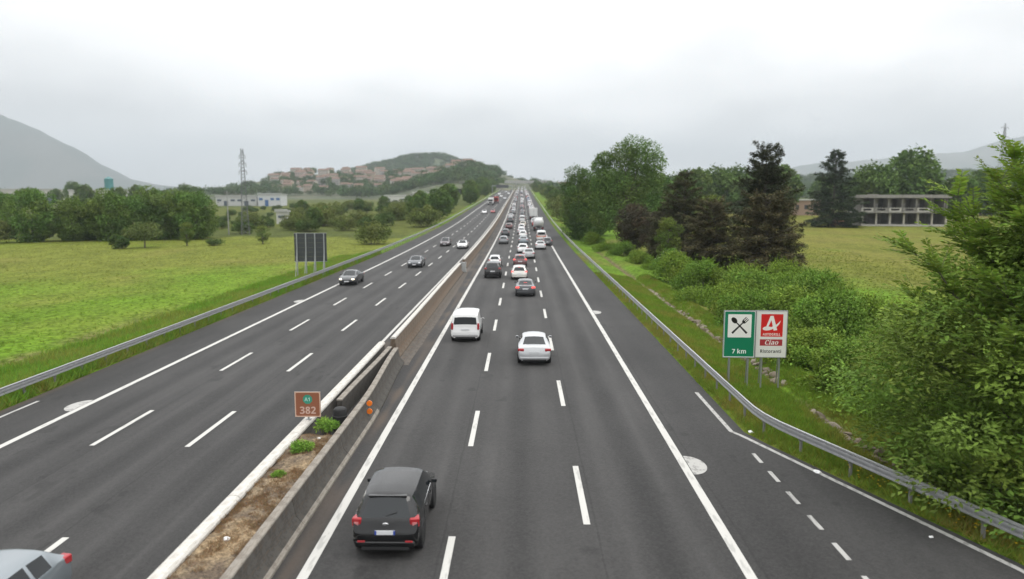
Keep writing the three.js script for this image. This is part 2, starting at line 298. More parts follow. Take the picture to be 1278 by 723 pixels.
{ // earth fill between the two near barriers
  const nx = 13, nd = 150, P = [], C = [], U = [], I = [];
  for (let j = 0; j < nd; j++) for (let i = 0; i < nx; i++) {
    const x = lerp(-7.96, -6.66, i / (nx - 1)), d = lerp(3, 26.6, j / (nd - 1)), n = fbm(x * 2.4, d * 1.6, 4, 401), n2 = fbm(x * 6, d * 4, 2, 409), n3 = fbm(x * 1.1, d * 0.7, 3, 411);
    const fall = 0.55 * sm(25.4, 26.6, d); P.push(x, 0.70 - fall + 0.16 * n + 0.05 * n2 - 0.06 * sm(0, 0.1, Math.abs(i / (nx - 1) - 0.5) - 0.4), -d); U.push(x, d);
    const t = sm(0.35, 0.62, n3), u = sm(0.48, 0.7, n2); C.push(lerp(lerp(0.26, 0.12, t), 0.33, u * 0.5), lerp(lerp(0.185, 0.088, t), 0.25, u * 0.5), lerp(lerp(0.105, 0.06, t), 0.15, u * 0.5));
    if (i && j) { const a = (j - 1) * nx + i - 1; I.push(a, a + 1, a + nx + 1, a, a + nx + 1, a + nx); }
  }
  const g = new THREE.BufferGeometry(); g.setAttribute('position', new THREE.Float32BufferAttribute(P, 3)); g.setAttribute('color', new THREE.Float32BufferAttribute(C, 3)); g.setAttribute('uv', new THREE.Float32BufferAttribute(U, 2)); g.setIndex(I); g.computeVertexNormals();
  const b = tex(256, 256, (i, j) => { const v = pfbm(i, j, 256, 12, 5, 421); return [v, v, v]; }, false);
  const mm = tex(256, 256, (i, j) => { const v = 0.55 + 0.9 * (pfbm(i, j, 256, 20, 4, 431) - 0.5) + 0.35 * (hash2(i, j, 5) - 0.5); return [v, v, v]; });
  struct(mk('median_soil', g, new THREE.MeshStandardMaterial({ vertexColors: true, map: mm, bumpMap: b, bumpScale: 0.06, roughness: 1, color: rgb(1.7, 1.7, 1.7) })));
}

// ------------------------------------------------------------------ steel guardrails
const galvMap = tex(256, 256, (i, j) => { const n = pfbm(i, j, 256, 6, 5, 501), f = vnoise(i / 2, j / 256 * 6, 503, 128, 6); const v = 0.44 + 0.16 * (n - 0.5) + 0.06 * (f - 0.5); return [v, v * 1.01, v * 1.02]; });
const galv = new THREE.MeshStandardMaterial({ map: galvMap, metalness: 0.55, roughness: 0.42 });
const postMat = new THREE.MeshStandardMaterial({ map: galvMap, metalness: 0.4, roughness: 0.6, color: rgb(0.6, 0.58, 0.55) });
const rustRail = new THREE.MeshStandardMaterial({ map: concreteTex([0.42, 0.38, 0.32], [0.3, 0.26, 0.21], [0.3, 0.19, 0.12], 511), metalness: 0.3, roughness: 0.6 });
// section of a three-wave beam facing the road (offset to the right is negative towards the traffic when side = -1)
const wave = (side, y0 = 0.44) => { const q = [[0.0, 0], [0.075, 0.035], [0.075, 0.085], [0.0, 0.125], [0.0, 0.165], [0.08, 0.2], [0.08, 0.26], [0.02, 0.305], [-0.01, 0.31]]; const a = q.map(([o, y]) => [side * o, y0 + y]); return a.concat(a.slice().reverse().map(([o, y]) => [o - side * 0.006, y])); };
function guardrail(t, xf, d0, d1, side, panel, mat = galv, posts = 2.25, top = 0.86) {
  let d = d0, k = 0; const far = [];
  while (d < d1 - 0.01) {
    const near = d < 120, e = Math.min(d1, d + (near ? panel : 240)), pts = [], n = near ? 4 : 20;
    for (let i = 0; i <= n; i++) { const q = lerp(d, e + (near ? 0.12 : 0), i / n); pts.push([xf(q) + (k % 2 ? 0.004 * side : 0), q]); }
    const g = sweep(wave(side, top - 0.31), pts), g2 = sweep([[side * 0.02, top + 0.005], [side * 0.09, top + 0.005], [side * 0.09, top + 0.055], [side * 0.02, top + 0.06]], pts);
    const b = near ? mk('rail_beam', g, mat, t) : null;
    if (near) { mk('top_rail', g2, mat, b); } else far.push(g, g2);
    d = e; k++;
  }
  if (far.length) mk('rail_beam', far, mat, t);
  const I = 'post';
  const pg = join([box(0.07, top + 0.02, 0.11, 0, (top + 0.02) / 2 - 0.1, 0), box(0.16, 0.2, 0.06, 0, top - 0.16, 0)]), cap = box(0.05, 0.09, 0.012, 0, top + 0.09, 0.02);
  const fars = [];
  for (d = d0 + 0.8; d < Math.min(d1, 300); d += posts) {
    const x = xf(d) - side * 0.075, y = grade(d) - 0.12;
    if (d < 110) { const p = mk(I, pg, postMat, t); p.position.set(x, y, -d); } else if (d < 200) fars.push(pg.clone().translate(x, y, -d));
  }
  if (fars.length) tag(mk(I, fars, postMat, t), null, null, null, 'stuff');
}
guardrail(thing('guardrail', 'long galvanised steel guardrail bending outwards round the lay-by on the right verge', 'guardrail'), railLine, 5, 1250, -1, 4);
guardrail(thing('guardrail', 'long galvanised steel guardrail along the green field on the left', 'guardrail'), () => -22.95, 12, 1250, 1, 4);
{ // orange double reflector at the barrier's end
  const t = thing('reflector_marker', 'two small orange round reflectors on a thin bracket at the barrier end', 'reflector', [-6.27, 0.32, -29.6]);
  mk('bracket', [box(0.03, 0.62, 0.03, 0, 0.3, 0), box(0.03, 0.03, 0.14, 0, 0.02, 0)], postMat, t);
  const om = std([0.85, 0.2, 0.02], 0.35), g = new THREE.CylinderGeometry(0.115, 0.115, 0.05, 18); g.rotateX(Math.PI / 2);
  for (const y of [0.16, 0.5]) { const m = mk('reflector', g, om, t); m.position.set(0.0, y, 0.035); }
}
{ // grey box where the far barrier is interrupted
  const t = thing('control_cabinet', 'small grey cabinet in the short break of the far median barrier', 'cabinet', [-7.1, grade(90), -90.5]);
  mk('housing', rbox(0.55, 1.15, 0.5, 0.03, 0, 0.62, 0), std([0.36, 0.37, 0.36], 0.6), t); mk('plinth', box(0.62, 0.08, 0.56, 0, 0.02, 0), std([0.25, 0.24, 0.22], 0.9), t);
  mk('door', box(0.46, 0.95, 0.02, 0, 0.64, 0.255), std([0.42, 0.43, 0.42], 0.5), t); mk('roof', box(0.62, 0.04, 0.58, 0, 1.21, 0), std([0.3, 0.3, 0.29], 0.6), t);
}
// ------------------------------------------------------------------ signs
function canvasTex(w, h, draw) { const c = document.createElement('canvas'); c.width = w; c.height = h; draw(c.getContext('2d'), w, h); const t = new THREE.CanvasTexture(c); t.colorSpace = THREE.SRGBColorSpace; t.anisotropy = 8; return t; }
function rr(x, X, Y, W, H, R) { x.beginPath(); x.moveTo(X + R, Y); x.lineTo(X + W - R, Y); x.quadraticCurveTo(X + W, Y, X + W, Y + R); x.lineTo(X + W, Y + H - R); x.quadraticCurveTo(X + W, Y + H, X + W - R, Y + H); x.lineTo(X + R, Y + H); x.quadraticCurveTo(X, Y + H, X, Y + H - R); x.lineTo(X, Y + R); x.quadraticCurveTo(X, Y, X + R, Y); x.closePath(); }
const signSteel = std([0.34, 0.35, 0.35], 0.5, { metalness: 0.5 }), signBack = std([0.28, 0.29, 0.29], 0.55, { metalness: 0.4 });
function panelSign(name, label, x, d, w, h, y0, faceTex, posts, turn = 0) {
  const t = thing(name, label, 'sign', [x, -0.32, -d], turn);
  const b = mk('panel', rbox(w, h, 0.045, 0.02, 0, y0 + h / 2, 0), signBack, t);
  const f = new THREE.PlaneGeometry(w - 0.02, h - 0.02); f.translate(0, y0 + h / 2, 0.0265); mk('sign_face', f, new THREE.MeshStandardMaterial({ map: faceTex, roughness: 0.45 }), b);
  mk('rim', [box(w + 0.02, 0.03, 0.075, 0, y0 + h + 0.005, 0), box(w + 0.02, 0.03, 0.075, 0, y0 - 0.005, 0), box(0.03, h, 0.075, -w / 2, y0 + h / 2, 0), box(0.03, h, 0.075, w / 2, y0 + h / 2, 0)], signSteel, b);
  for (const px of posts) { mk('post', new THREE.CylinderGeometry(0.04, 0.04, y0 + h, 10).translate(px, (y0 + h) / 2, -0.075), signSteel, t); mk('brace', rod([px + 0.14, 0, -0.95], [px, y0 + h * 0.62, -0.1], 0.03), signSteel, t); }
  for (const yy of [0.22, 0.78]) mk('cross_bar', box(w * 0.94, 0.06, 0.03, 0, y0 + h * yy, -0.04), signSteel, b);
  return t;
}
const greenFace = canvasTex(512, 760, (x, W, H) => {
  x.fillStyle = '#e6e8e4'; x.fillRect(0, 0, W, H); x.fillStyle = '#007a55'; rr(x, 10, 10, W - 20, H - 20, 18); x.fill();
  x.fillStyle = '#eceae4'; rr(x, 62, 52, W - 124, 382, 12); x.fill();
  x.save(); x.translate(W / 2, 243); x.fillStyle = '#161412'; x.strokeStyle = '#161412'; x.lineCap = 'round';
  // spoon: bowl upper left, handle to lower right
  x.save(); x.rotate(-Math.PI / 4.0); x.beginPath(); x.ellipse(0, -128, 40, 58, 0, 0, 7); x.fill(); x.beginPath(); x.moveTo(-9, -80); x.lineTo(9, -80); x.lineTo(17, 172); x.lineTo(-17, 172); x.fill(); x.restore();
  // fork: tines upper right, handle to lower left
  x.save(); x.rotate(Math.PI / 4.0); x.beginPath(); x.moveTo(-34, -112); x.quadraticCurveTo(-34, -70, 0, -66); x.quadraticCurveTo(34, -70, 34, -112); x.fill(); x.lineWidth = 13; for (const q of [-27, 0, 27]) { x.beginPath(); x.moveTo(q, -100); x.lineTo(q, -172); x.stroke(); } x.beginPath(); x.moveTo(-9, -80); x.lineTo(9, -80); x.lineTo(17, 172); x.lineTo(-17, 172); x.fill(); x.restore();
  x.restore();
  x.fillStyle = '#eef0ec'; x.font = 'bold 104px sans-serif'; x.textAlign = 'center'; x.fillText('7 km', W / 2 + 6, 700);
});
const whiteFace = canvasTex(512, 760, (x, W, H) => {
  x.fillStyle = '#e4e2dc'; x.fillRect(0, 0, W, H);
  x.fillStyle = '#d3231f'; x.fillRect(78, 50, 366, 372);
  x.fillStyle = '#f1ece6';
  // stylised slanting A with a swoosh through it
  x.beginPath(); x.moveTo(232, 78); x.lineTo(282, 78); x.lineTo(352, 312); x.lineTo(292, 322); x.lineTo(250, 150); x.lineTo(196, 268); x.lineTo(160, 268); x.closePath(); x.fill();
  x.beginPath(); x.moveTo(106, 292); x.bezierCurveTo(120, 246, 196, 246, 246, 262); x.bezierCurveTo(300, 250, 360, 210, 404, 150); x.bezierCurveTo(396, 214, 348, 268, 280, 292); x.bezierCurveTo(220, 326, 120, 330, 106, 292); x.fill();
  x.font = 'bold 54px sans-serif'; x.textAlign = 'center'; x.fillText('AUTOGRILL', W / 2 + 4, 402, 344);
  x.fillStyle = '#a8343a'; x.fillRect(70, 466, 376, 106); x.fillStyle = '#f1ece6'; x.font = 'italic bold 104px serif'; x.fillText('Ciao', W / 2 + 4, 552);
  x.fillStyle = '#1d1c1b'; x.font = 'bold 76px sans-serif'; x.fillText('Ristoranti', W / 2, 690, 400);
});
panelSign('service_sign', 'green service area sign with crossed spoon and fork above 7 km', 10.92, 36.6, 1.55, 2.36, 1.58, greenFace, [-0.42, 0.5], -0.04);
panelSign('service_sign', 'white restaurant sign with red square emblem beside the green sign', 12.52, 36.62, 1.53, 2.36, 1.58, whiteFace, [-0.4, 0.48], -0.04);
{ // kilometre sign on the barrier
  const f = canvasTex(384, 384, (x, W) => {
    x.fillStyle = '#c9a894'; x.fillRect(0, 0, W, W); x.fillStyle = '#8a543a'; rr(x, 16, 16, W - 32, W - 32, 24); x.fill();
    x.fillStyle = '#2f8a72'; x.beginPath(); for (let k = 0; k < 8; k++) x[k ? 'lineTo' : 'moveTo'](W / 2 + 74 * Math.cos((k + 0.5) * Math.PI / 4), 116 + 74 * Math.sin((k + 0.5) * Math.PI / 4)); x.fill();
    x.fillStyle = '#a9cdbf'; x.font = 'bold 76px sans-serif'; x.textAlign = 'center'; x.fillText('A1', W / 2, 143);
    x.fillStyle = '#c2a598'; x.font = 'bold 150px sans-serif'; x.fillText('382', W / 2, 336, 270);
  });
  const t = thing('kilometre_sign', 'small square brown kilometre sign reading 382 on the median barrier', 'sign', [-8.02, 0.95, -26.9]);
  mk('panel', rbox(0.98, 0.98, 0.03, 0.012, 0, 0.6, 0.03), signBack, t);
  mk('sign_face', new THREE.PlaneGeometry(0.97, 0.97).translate(0, 0.6, 0.0475), new THREE.MeshStandardMaterial({ map: f, roughness: 0.5 }), t);
  mk('post', new THREE.CylinderGeometry(0.03, 0.03, 0.95, 10).translate(0, 0.475, -0.03), signSteel, t); mk('foot_plate', box(0.18, 0.02, 0.16, 0, 0.012, -0.03), signSteel, t);
}
{ // the back of a large sign facing the oncoming traffic
  const t = thing('large_sign', 'dark grey back of a large sign on posts beside the left guardrail', 'sign', [-24.6, terrain(-24.6, 85.7) - 0.05, -85.7], 0.1);
  const dark = std([0.055, 0.06, 0.065], 0.6, { metalness: 0.3 });
  for (let k = 0; k < 6; k++) mk('panel_board', rbox(3.7, 0.535, 0.04, 0.01, 0, 1.9 + 0.27 + k * 0.545, 0), dark, t);
  for (const x of [-1.55, -0.52, 0.52, 1.55]) { mk('post', rbox(0.12, 5.15, 0.1, 0.01, x, 2.57, 0.09), signSteel, t); mk('brace', rod([x, 0, 1.5], [x, 3.4, 0.13], 0.035), signSteel, t); }
  mk('edge_trim', [box(3.76, 0.05, 0.07, 0, 5.19, 0), box(3.76, 0.05, 0.07, 0, 1.88, 0)], signSteel, t);
}
// ------------------------------------------------------------------ vehicles
const glassMat = new THREE.MeshPhysicalMaterial({ color: rgb(0.012, 0.015, 0.017), roughness: 0.05, ior: 1.45 });
const rubber = std([0.018, 0.018, 0.018], 0.9), trim = std([0.02, 0.02, 0.021], 0.6), alloy = std([0.45, 0.45, 0.46], 0.35, { metalness: 0.8 });
const redLens = new THREE.MeshPhysicalMaterial({ color: rgb(0.36, 0.008, 0.014), roughness: 0.3, clearcoat: 0.4 });
const redLit = new THREE.MeshPhysicalMaterial({ color: rgb(0.6, 0.03, 0.03), roughness: 0.25, emissive: rgb(1, 0.10, 0.08), emissiveIntensity: 1.5 });
const lampGlass = new THREE.MeshPhysicalMaterial({ color: rgb(0.6, 0.62, 0.63), roughness: 0.12, clearcoat: 1 });
const lampLit = new THREE.MeshPhysicalMaterial({ color: rgb(0.9, 0.85, 0.7), roughness: 0.2, emissive: rgb(1, 0.88, 0.62), emissiveIntensity: 2.2 });
const plateMat = std([0.68, 0.69, 0.7], 0.5), plateBlue = std([0.02, 0.06, 0.35], 0.5), chrome = std([0.7, 0.7, 0.71], 0.18, { metalness: 1 });
const paintCache = new Map();
function carPaint(c, metal = 0.3) { const k = c.join() + metal; if (!paintCache.has(k)) paintCache.set(k, new THREE.MeshPhysicalMaterial({ color: rgb(...c), roughness: c[0] < 0.006 ? 0.55 : 0.38, metalness: metal, specularIntensity: c[0] < 0.006 ? 0.15 : 1, ior: 1.6, clearcoat: 1, clearcoatRoughness: 0.06 })); return paintCache.get(k); }

// stations from the tail (+z) to the nose: z, bottom, belt, top, half width, half roof width, flags for the stretch that follows
// R rear screen, W windscreen, S side glass
const BODY = {
  hatch: { L: 4.38, W: 1.83, H: 1.62, wheel: [1.36, -1.28, 0.325], tail: [2.0, 0.96, 0.27, 0.25, 0.30], nose: [-1.98, 0.72], st: [
    [2.19, 0.44, 0.66, 0.68, 0.72, 0.68, ''], [2.165, 0.33, 0.72, 0.75, 0.82, 0.78, ''], [2.11, 0.27, 0.80, 0.84, 0.87, 0.79, ''], [2.07, 0.25, 0.97, 1.00, 0.885, 0.76, ''], [2.02, 0.24, 1.04, 1.08, 0.895, 0.745, 'R'], [1.66, 0.24, 1.06, 1.50, 0.905, 0.56, ''], [1.56, 0.24, 1.06, 1.565, 0.91, 0.57, ''],
    [1.46, 0.24, 1.055, 1.58, 0.91, 0.58, 'S'], [1.08, 0.24, 1.04, 1.605, 0.915, 0.625, ''], [0.98, 0.24, 1.035, 1.61, 0.915, 0.63, 'S'], [0.5, 0.24, 1.02, 1.62, 0.915, 0.635, 'S'], [0.1, 0.24, 1.01, 1.62, 0.915, 0.635, ''], [0.02, 0.24, 1.005, 1.62, 0.915, 0.635, 'S'], [-0.3, 0.24, 1.0, 1.60, 0.915, 0.63, 'WS'], [-0.62, 0.24, 0.985, 1.46, 0.912, 0.655, 'WS'], [-0.98, 0.24, 0.97, 1.22, 0.905, 0.70, 'W'],
    [-1.3, 0.24, 0.955, 0.99, 0.90, 0.74, ''], [-1.62, 0.24, 0.90, 0.945, 0.89, 0.72, ''], [-1.92, 0.25, 0.80, 0.86, 0.87, 0.68, ''], [-2.08, 0.27, 0.68, 0.74, 0.82, 0.64, ''], [-2.17, 0.33, 0.56, 0.6, 0.72, 0.6, ''], [-2.19, 0.4, 0.5, 0.52, 0.6, 0.5, '']] },
  sedan: { L: 4.74, W: 1.82, H: 1.43, wheel: [1.42, -1.36, 0.32], tail: [2.26, 0.86, 0.34, 0.15, 0.3], nose: [-2.2, 0.66], st: [
    [2.37, 0.44, 0.62, 0.64, 0.72, 0.68, ''], [2.35, 0.33, 0.70, 0.73, 0.82, 0.78, ''], [2.31, 0.27, 0.80, 0.85, 0.86, 0.78, ''], [2.25, 0.26, 0.93, 0.985, 0.875, 0.74, ''], [2.1, 0.25, 0.95, 1.015, 0.885, 0.73, ''], [1.55, 0.24, 0.96, 1.03, 0.905, 0.71, 'R'], [1.15, 0.24, 0.96, 1.21, 0.91, 0.63, 'R'], [0.86, 0.24, 0.96, 1.345, 0.91, 0.575, ''],
    [0.78, 0.24, 0.955, 1.37, 0.91, 0.57, 'S'], [0.4, 0.24, 0.95, 1.415, 0.91, 0.575, 'S'], [-0.02, 0.24, 0.945, 1.43, 0.91, 0.58, ''], [-0.1, 0.24, 0.945, 1.43, 0.91, 0.58, 'S'], [-0.38, 0.24, 0.935, 1.41, 0.91, 0.58, 'WS'], [-0.7, 0.24, 0.925, 1.28, 0.905, 0.61, 'WS'], [-1.0, 0.24, 0.915, 1.10, 0.90, 0.66, 'W'],
    [-1.25, 0.24, 0.905, 0.95, 0.895, 0.70, ''], [-1.7, 0.24, 0.86, 0.90, 0.885, 0.69, ''], [-2.05, 0.25, 0.76, 0.81, 0.86, 0.65, ''], [-2.25, 0.27, 0.64, 0.7, 0.8, 0.6, ''], [-2.35, 0.33, 0.54, 0.58, 0.7, 0.55, ''], [-2.37, 0.4, 0.5, 0.52, 0.58, 0.45, '']] },
  van: { L: 4.25, W: 1.78, H: 1.85, wheel: [1.28, -1.32, 0.315], tail: [2.06, 1.0, 0.13, 0.42, 0.12], nose: [-1.96, 0.78], st: [
    [2.125, 0.44, 0.60, 0.62, 0.74, 0.72, ''], [2.115, 0.32, 0.66, 0.69, 0.82, 0.80, ''], [2.09, 0.27, 0.74, 0.78, 0.865, 0.83, ''], [2.075, 0.26, 1.08, 1.12, 0.88, 0.80, 'R'], [2.03, 0.26, 1.10, 1.58, 0.88, 0.74, ''], [1.98, 0.26, 1.12, 1.74, 0.885, 0.73, ''], [1.86, 0.25, 1.12, 1.82, 0.888, 0.735, ''], [1.2, 0.25, 1.11, 1.85, 0.89, 0.745, ''], [0.25, 0.25, 1.09, 1.85, 0.89, 0.745, ''],
    [-0.02, 0.25, 1.08, 1.845, 0.89, 0.745, 'S'], [-0.55, 0.25, 1.06, 1.80, 0.89, 0.74, 'WS'], [-0.85, 0.25, 1.05, 1.60, 0.885, 0.745, 'WS'], [-1.15, 0.25, 1.03, 1.34, 0.88, 0.76, 'W'], [-1.42, 0.25, 1.0, 1.06, 0.87, 0.76, ''], [-1.75, 0.25, 0.93, 0.98, 0.86, 0.72, ''], [-1.98, 0.27, 0.80, 0.86, 0.83, 0.66, ''], [-2.1, 0.32, 0.64, 0.7, 0.76, 0.6, ''], [-2.125, 0.4, 0.54, 0.56, 0.64, 0.5, '']] },
};
BODY.estate = { ...BODY.sedan, H: 1.44, tail: [2.25, 0.9, 0.26, 0.2, 0.3], st: [
  [2.37, 0.44, 0.62, 0.64, 0.72, 0.68, ''], [2.35, 0.33, 0.70, 0.73, 0.82, 0.78, ''], [2.31, 0.27, 0.80, 0.85, 0.865, 0.78, ''], [2.26, 0.26, 0.95, 0.99, 0.88, 0.75, ''], [2.2, 0.25, 0.97, 1.02, 0.885, 0.735, 'R'], [1.78, 0.24, 0.98, 1.33, 0.90, 0.60, ''], [1.7, 0.24, 0.98, 1.37, 0.905, 0.585, ''], [1.58, 0.24, 0.975, 1.385, 0.91, 0.58, 'S'], [1.02, 0.24, 0.965, 1.415, 0.91, 0.585, ''], [0.92, 0.24, 0.96, 1.42, 0.91, 0.585, 'S'],
  ...BODY.sedan.st.slice(9)] };
function section([z, b, belt, top, w, wt]) {
  const h = Math.max(0.02, top - belt), y5 = belt + Math.min(0.035, h * 0.15), y6 = top - Math.min(0.085, h * 0.32), w5 = w * 0.965;
  return [[0, b], [w * 0.8, b], [w * 0.955, b + Math.min(0.1, (belt - b) * 0.25)], [w, lerp(b, belt, 0.42)], [w * 0.995, lerp(b, belt, 0.72)], [w * 0.98, belt], [w5, y5], [lerp(w5, wt, 0.74), y6], [wt * 0.9, top - Math.min(0.028, h * 0.12)], [wt * 0.5, top], [0, top + 0.012]].map(([x, y]) => [x, y, z]);
}
function carShell(kind, L, W, H) {
  const K = BODY[kind], sx = W / K.W, sy = H / K.H, sz = L / K.L, S = K.st.map((s) => section(s).map(([x, y, z]) => [x * sx, y * sy, z * sz])), out = { body: [], windscreen: [], rear_window: [], side_window: { '-1': [], 1: [] } };
  const tri = (arr, a, b, c) => arr.push(...a, ...b, ...c);
  for (let i = 0; i < S.length - 1; i++) { const fl = K.st[i][6]; for (let k = 0; k < 10; k++) for (const s of [1, -1]) {
    const m = (p) => [p[0] * s, p[1], p[2]], a = m(S[i][k]), b = m(S[i][k + 1]), c = m(S[i + 1][k]), d = m(S[i + 1][k + 1]);
    let arr = out.body; if (k === 6 && fl.includes('S')) arr = out.side_window[s]; if (k >= 8 && fl.includes('R')) arr = out.rear_window; if (k >= 8 && fl.includes('W')) arr = out.windscreen;
    if (s > 0) { tri(arr, a, c, b); tri(arr, b, c, d); } else { tri(arr, a, b, c); tri(arr, b, d, c); } } }
  for (const [q, f] of [[S[0], 1], [S[S.length - 1], -1]]) for (const s of [1, -1]) for (let k = 1; k < 10; k++) { const m = (p) => [p[0] * s, p[1], p[2]]; if (s * f > 0) tri(out.body, m(q[0]), m(q[k]), m(q[k + 1])); else tri(out.body, m(q[0]), m(q[k + 1]), m(q[k])); }
  const geo = (arr) => { const g = new THREE.BufferGeometry(); g.setAttribute('position', new THREE.Float32BufferAttribute(arr, 3)); return toCreasedNormals(g, 0.62); };
  return { body: geo(out.body), windscreen: geo(out.windscreen), rear: geo(out.rear_window), sideR: geo(out.side_window[1]), sideL: geo(out.side_window['-1']), sx, sy, sz, K };
}
const shellCache = new Map(), shell = (kind, L, W, H) => { const k = [kind, L, W, H].join(); if (!shellCache.has(k)) shellCache.set(k, carShell(kind, L, W, H)); return shellCache.get(k); };
const wheelCache = new Map();
function wheelGeo(r) { if (!wheelCache.has(r)) {
  const ty = new THREE.LatheGeometry([[r * 0.66, -0.1], [r * 0.94, -0.105], [r, -0.08], [r, 0.08], [r * 0.94, 0.105], [r * 0.66, 0.1]].map(([a, b]) => new THREE.Vector2(a, b)), 22); ty.rotateZ(-Math.PI / 2);
  const disc = new THREE.CylinderGeometry(r * 0.67, r * 0.67, 0.12, 20); disc.rotateZ(Math.PI / 2);
  const sp = []; for (let k = 0; k < 5; k++) sp.push(box(0.03, r * 0.6, r * 0.2, 0.075, r * 0.32, 0).rotateX(k * Math.PI * 0.4), box(0.03, r * 0.6, r * 0.2, -0.075, r * 0.32, 0).rotateX(k * Math.PI * 0.4));
  const ringA = new THREE.TorusGeometry(r * 0.63, 0.02, 6, 20); ringA.rotateY(Math.PI / 2); sp.push(ringA.clone().translate(0.075, 0, 0), ringA.clone().translate(-0.075, 0, 0));
  wheelCache.set(r, { ty, disc, sp: join(sp), low: join([ty]) });
} return wheelCache.get(r); }
// o: kind, L, W, H, paint, brake, lights (head), detail 0..2
function buildCar(name, o) {
  const t = new THREE.Group(); t.name = name; const S = shell(o.kind, o.L, o.W, o.H), { sx, sy, sz, K } = S, pm = carPaint(o.paint, o.metal ?? 0.3), det = o.detail ?? 1;
  const body = mk('body', S.body, pm, t);
  mk('windscreen', S.windscreen, glassMat, t); mk('rear_window', S.rear, glassMat, t); mk('side_window', S.sideL, glassMat, t); mk('side_window', S.sideR, glassMat, t);
  const [zr, zf, r0] = K.wheel, r = Math.round(r0 * 100) / 100, w = o.W / 2, G = wheelGeo(r);
  const arch = new THREE.CylinderGeometry(r + 0.055, r + 0.055, 0.2, 20); arch.rotateZ(Math.PI / 2);
  for (const s of [-1, 1]) for (const z of [zr * sz, zf * sz]) {
    if (det > 0) { const a = mk('wheel_arch', arch, trim, t); a.position.set(s * (w - 0.088), r + 0.03, z); }
    const wh = new THREE.Group(); wh.name = 'wheel'; wh.position.set(s * (w - 0.085), r, z); t.add(wh);
    mk('tyre', G.ty, rubber, wh); if (det > 0) { mk('hub', G.disc, trim, wh); mk('rim', G.sp, alloy, wh); } else mk('rim', G.disc, alloy, wh);
  }
  // lamps
  const [tz, tyy, tw, thh, td] = K.tail, lens = o.brake ? redLit : redLens;
  const tg = new RoundedBoxGeometry(tw * sx, thh * sy, td, 2, 0.045);
  for (const s of [-1, 1]) { const m = mk('tail_light', tg, lens, t); m.position.set(s * (w * 0.985 - tw * sx / 2 - 0.005), tyy * sy, tz * sz - td / 2 + 0.075); m.rotation.y = s * 0.16; if (det > 1) { const q = mk('lens_insert', rbox(tw * 0.45, thh * 0.34, 0.02, 0.009, 0, -0.02, td / 2 + 0.002), o.brake ? redLit : std([0.55, 0.2, 0.2], 0.2), m); } }
  const hg = new RoundedBoxGeometry(0.3, 0.15, 0.3, 2, 0.06);
  for (const s of [-1, 1]) { const m = mk('headlight', hg, o.lights ? lampLit : lampGlass, t); m.position.set(s * (w * 0.68), K.nose[1] * sy - 0.03, K.nose[0] * sz + 0.03); m.rotation.set(0.35, s * -0.35, 0); }
  if (o.brake) mk('brake_light', box(0.3, 0.025, 0.02, 0, (o.kind === 'sedan' ? 1.2 : 1.52) * sy, (o.kind === 'sedan' ? 1.2 : 1.7) * sz), redLit, t);
  if (det > 0) {
    const bz = K.st[0][0] * sz, fz = -bz;
    mk('license_plate', rbox(0.52, 0.115, 0.02, 0.005, 0, (o.kind === 'van' ? 0.82 : 0.74) * sy, bz - (o.kind === 'van' ? 0.012 : 0.03) + 0.025), plateMat, t);
    if (det > 1) for (const s of [-1, 1]) mk('plate_band', box(0.045, 0.113, 0.024, s * 0.238, 0.74 * sy, bz - 0.003), plateBlue, t);
    mk('bumper', [rbox(o.W * 0.88, 0.16, 0.14, 0.05, 0, 0.42 * sy, bz - 0.05)], o.kind === 'van' ? std([0.35, 0.35, 0.35], 0.6) : pm, t);
    mk('diffuser', rbox(o.W * 0.7, 0.12, 0.1, 0.03, 0, 0.3, bz - 0.045), trim, t);
    mk('grille', rbox(o.W * 0.5, 0.2, 0.06, 0.025, 0, 0.5 * sy, fz + 0.02), trim, t);
    mk('license_plate', rbox(0.5, 0.11, 0.02, 0.005, 0, 0.44 * sy, fz - 0.015), plateMat, t);
    for (const s of [-1, 1]) { const m = mk('mirror', rbox(0.17, 0.12, 0.1, 0.04, s * (w + 0.06), 1.04 * sy, -0.72 * sz), det > 1 ? trim : pm, t); mk('mirror_glass', box(0.12, 0.08, 0.01, s * (w + 0.062), 1.04 * sy, -0.72 * sz + 0.05), glassMat, m); }
    if (det > 1) {
      for (const s of [-1, 1]) for (const z of [0.62, -0.3]) mk('door_handle', rbox(0.03, 0.03, 0.17, 0.012, s * (w + 0.004), 0.86 * sy, z * sz), pm, t);
      for (const s of [-1, 1]) for (const z of [1.03, 0.06, -0.95]) mk('door_seam', box(0.008, 0.58, 0.01, s * (w + 0.0008), 0.62, z * sz), trim, t);
      for (const s of [-1, 1]) mk('belt_trim', box(0.012, 0.022, 1.9 * sz, s * (w * 0.972), 1.028 * sy, 0.42 * sz), chrome, t);
      mk('wiper', rod([0.0, 1.12 * sy, 2.0 * sz], [0.28, 1.2 * sy, 1.945 * sz], 0.012), trim, t);
      const bd = new THREE.SphereGeometry(0.06, 14, 8); bd.scale(1.4, 0.65, 0.3); bd.translate(0, 0.93 * sy, 2.085 * sz); mk('badge', bd, chrome, t);
      for (const s of [-1, 1]) mk('reflector', rbox(0.2, 0.05, 0.05, 0.015, s * w * 0.7, 0.5 * sy, 2.185 * sz), redLens, t);
      mk('spoiler', rbox(o.W * 0.58, 0.03, 0.13, 0.012, 0, 1.535 * sy, 1.62 * sz), pm, t);
    }
  }
  return t;
}
function putCar(o, x, d, oncoming, label, name, cat, group, turn = 0) {
  const t = buildCar(numbered(name), o); scene.add(t); const g = (grade(d + 2) - grade(d - 2)) / 4;
  t.rotation.order = 'YXZ'; t.position.set(x, grade(d) + 0.005, -d); t.rotation.set(oncoming ? -Math.atan(g) : Math.atan(g), (oncoming ? Math.PI : 0) + turn, 0); return tag(t, label, cat, group);
}
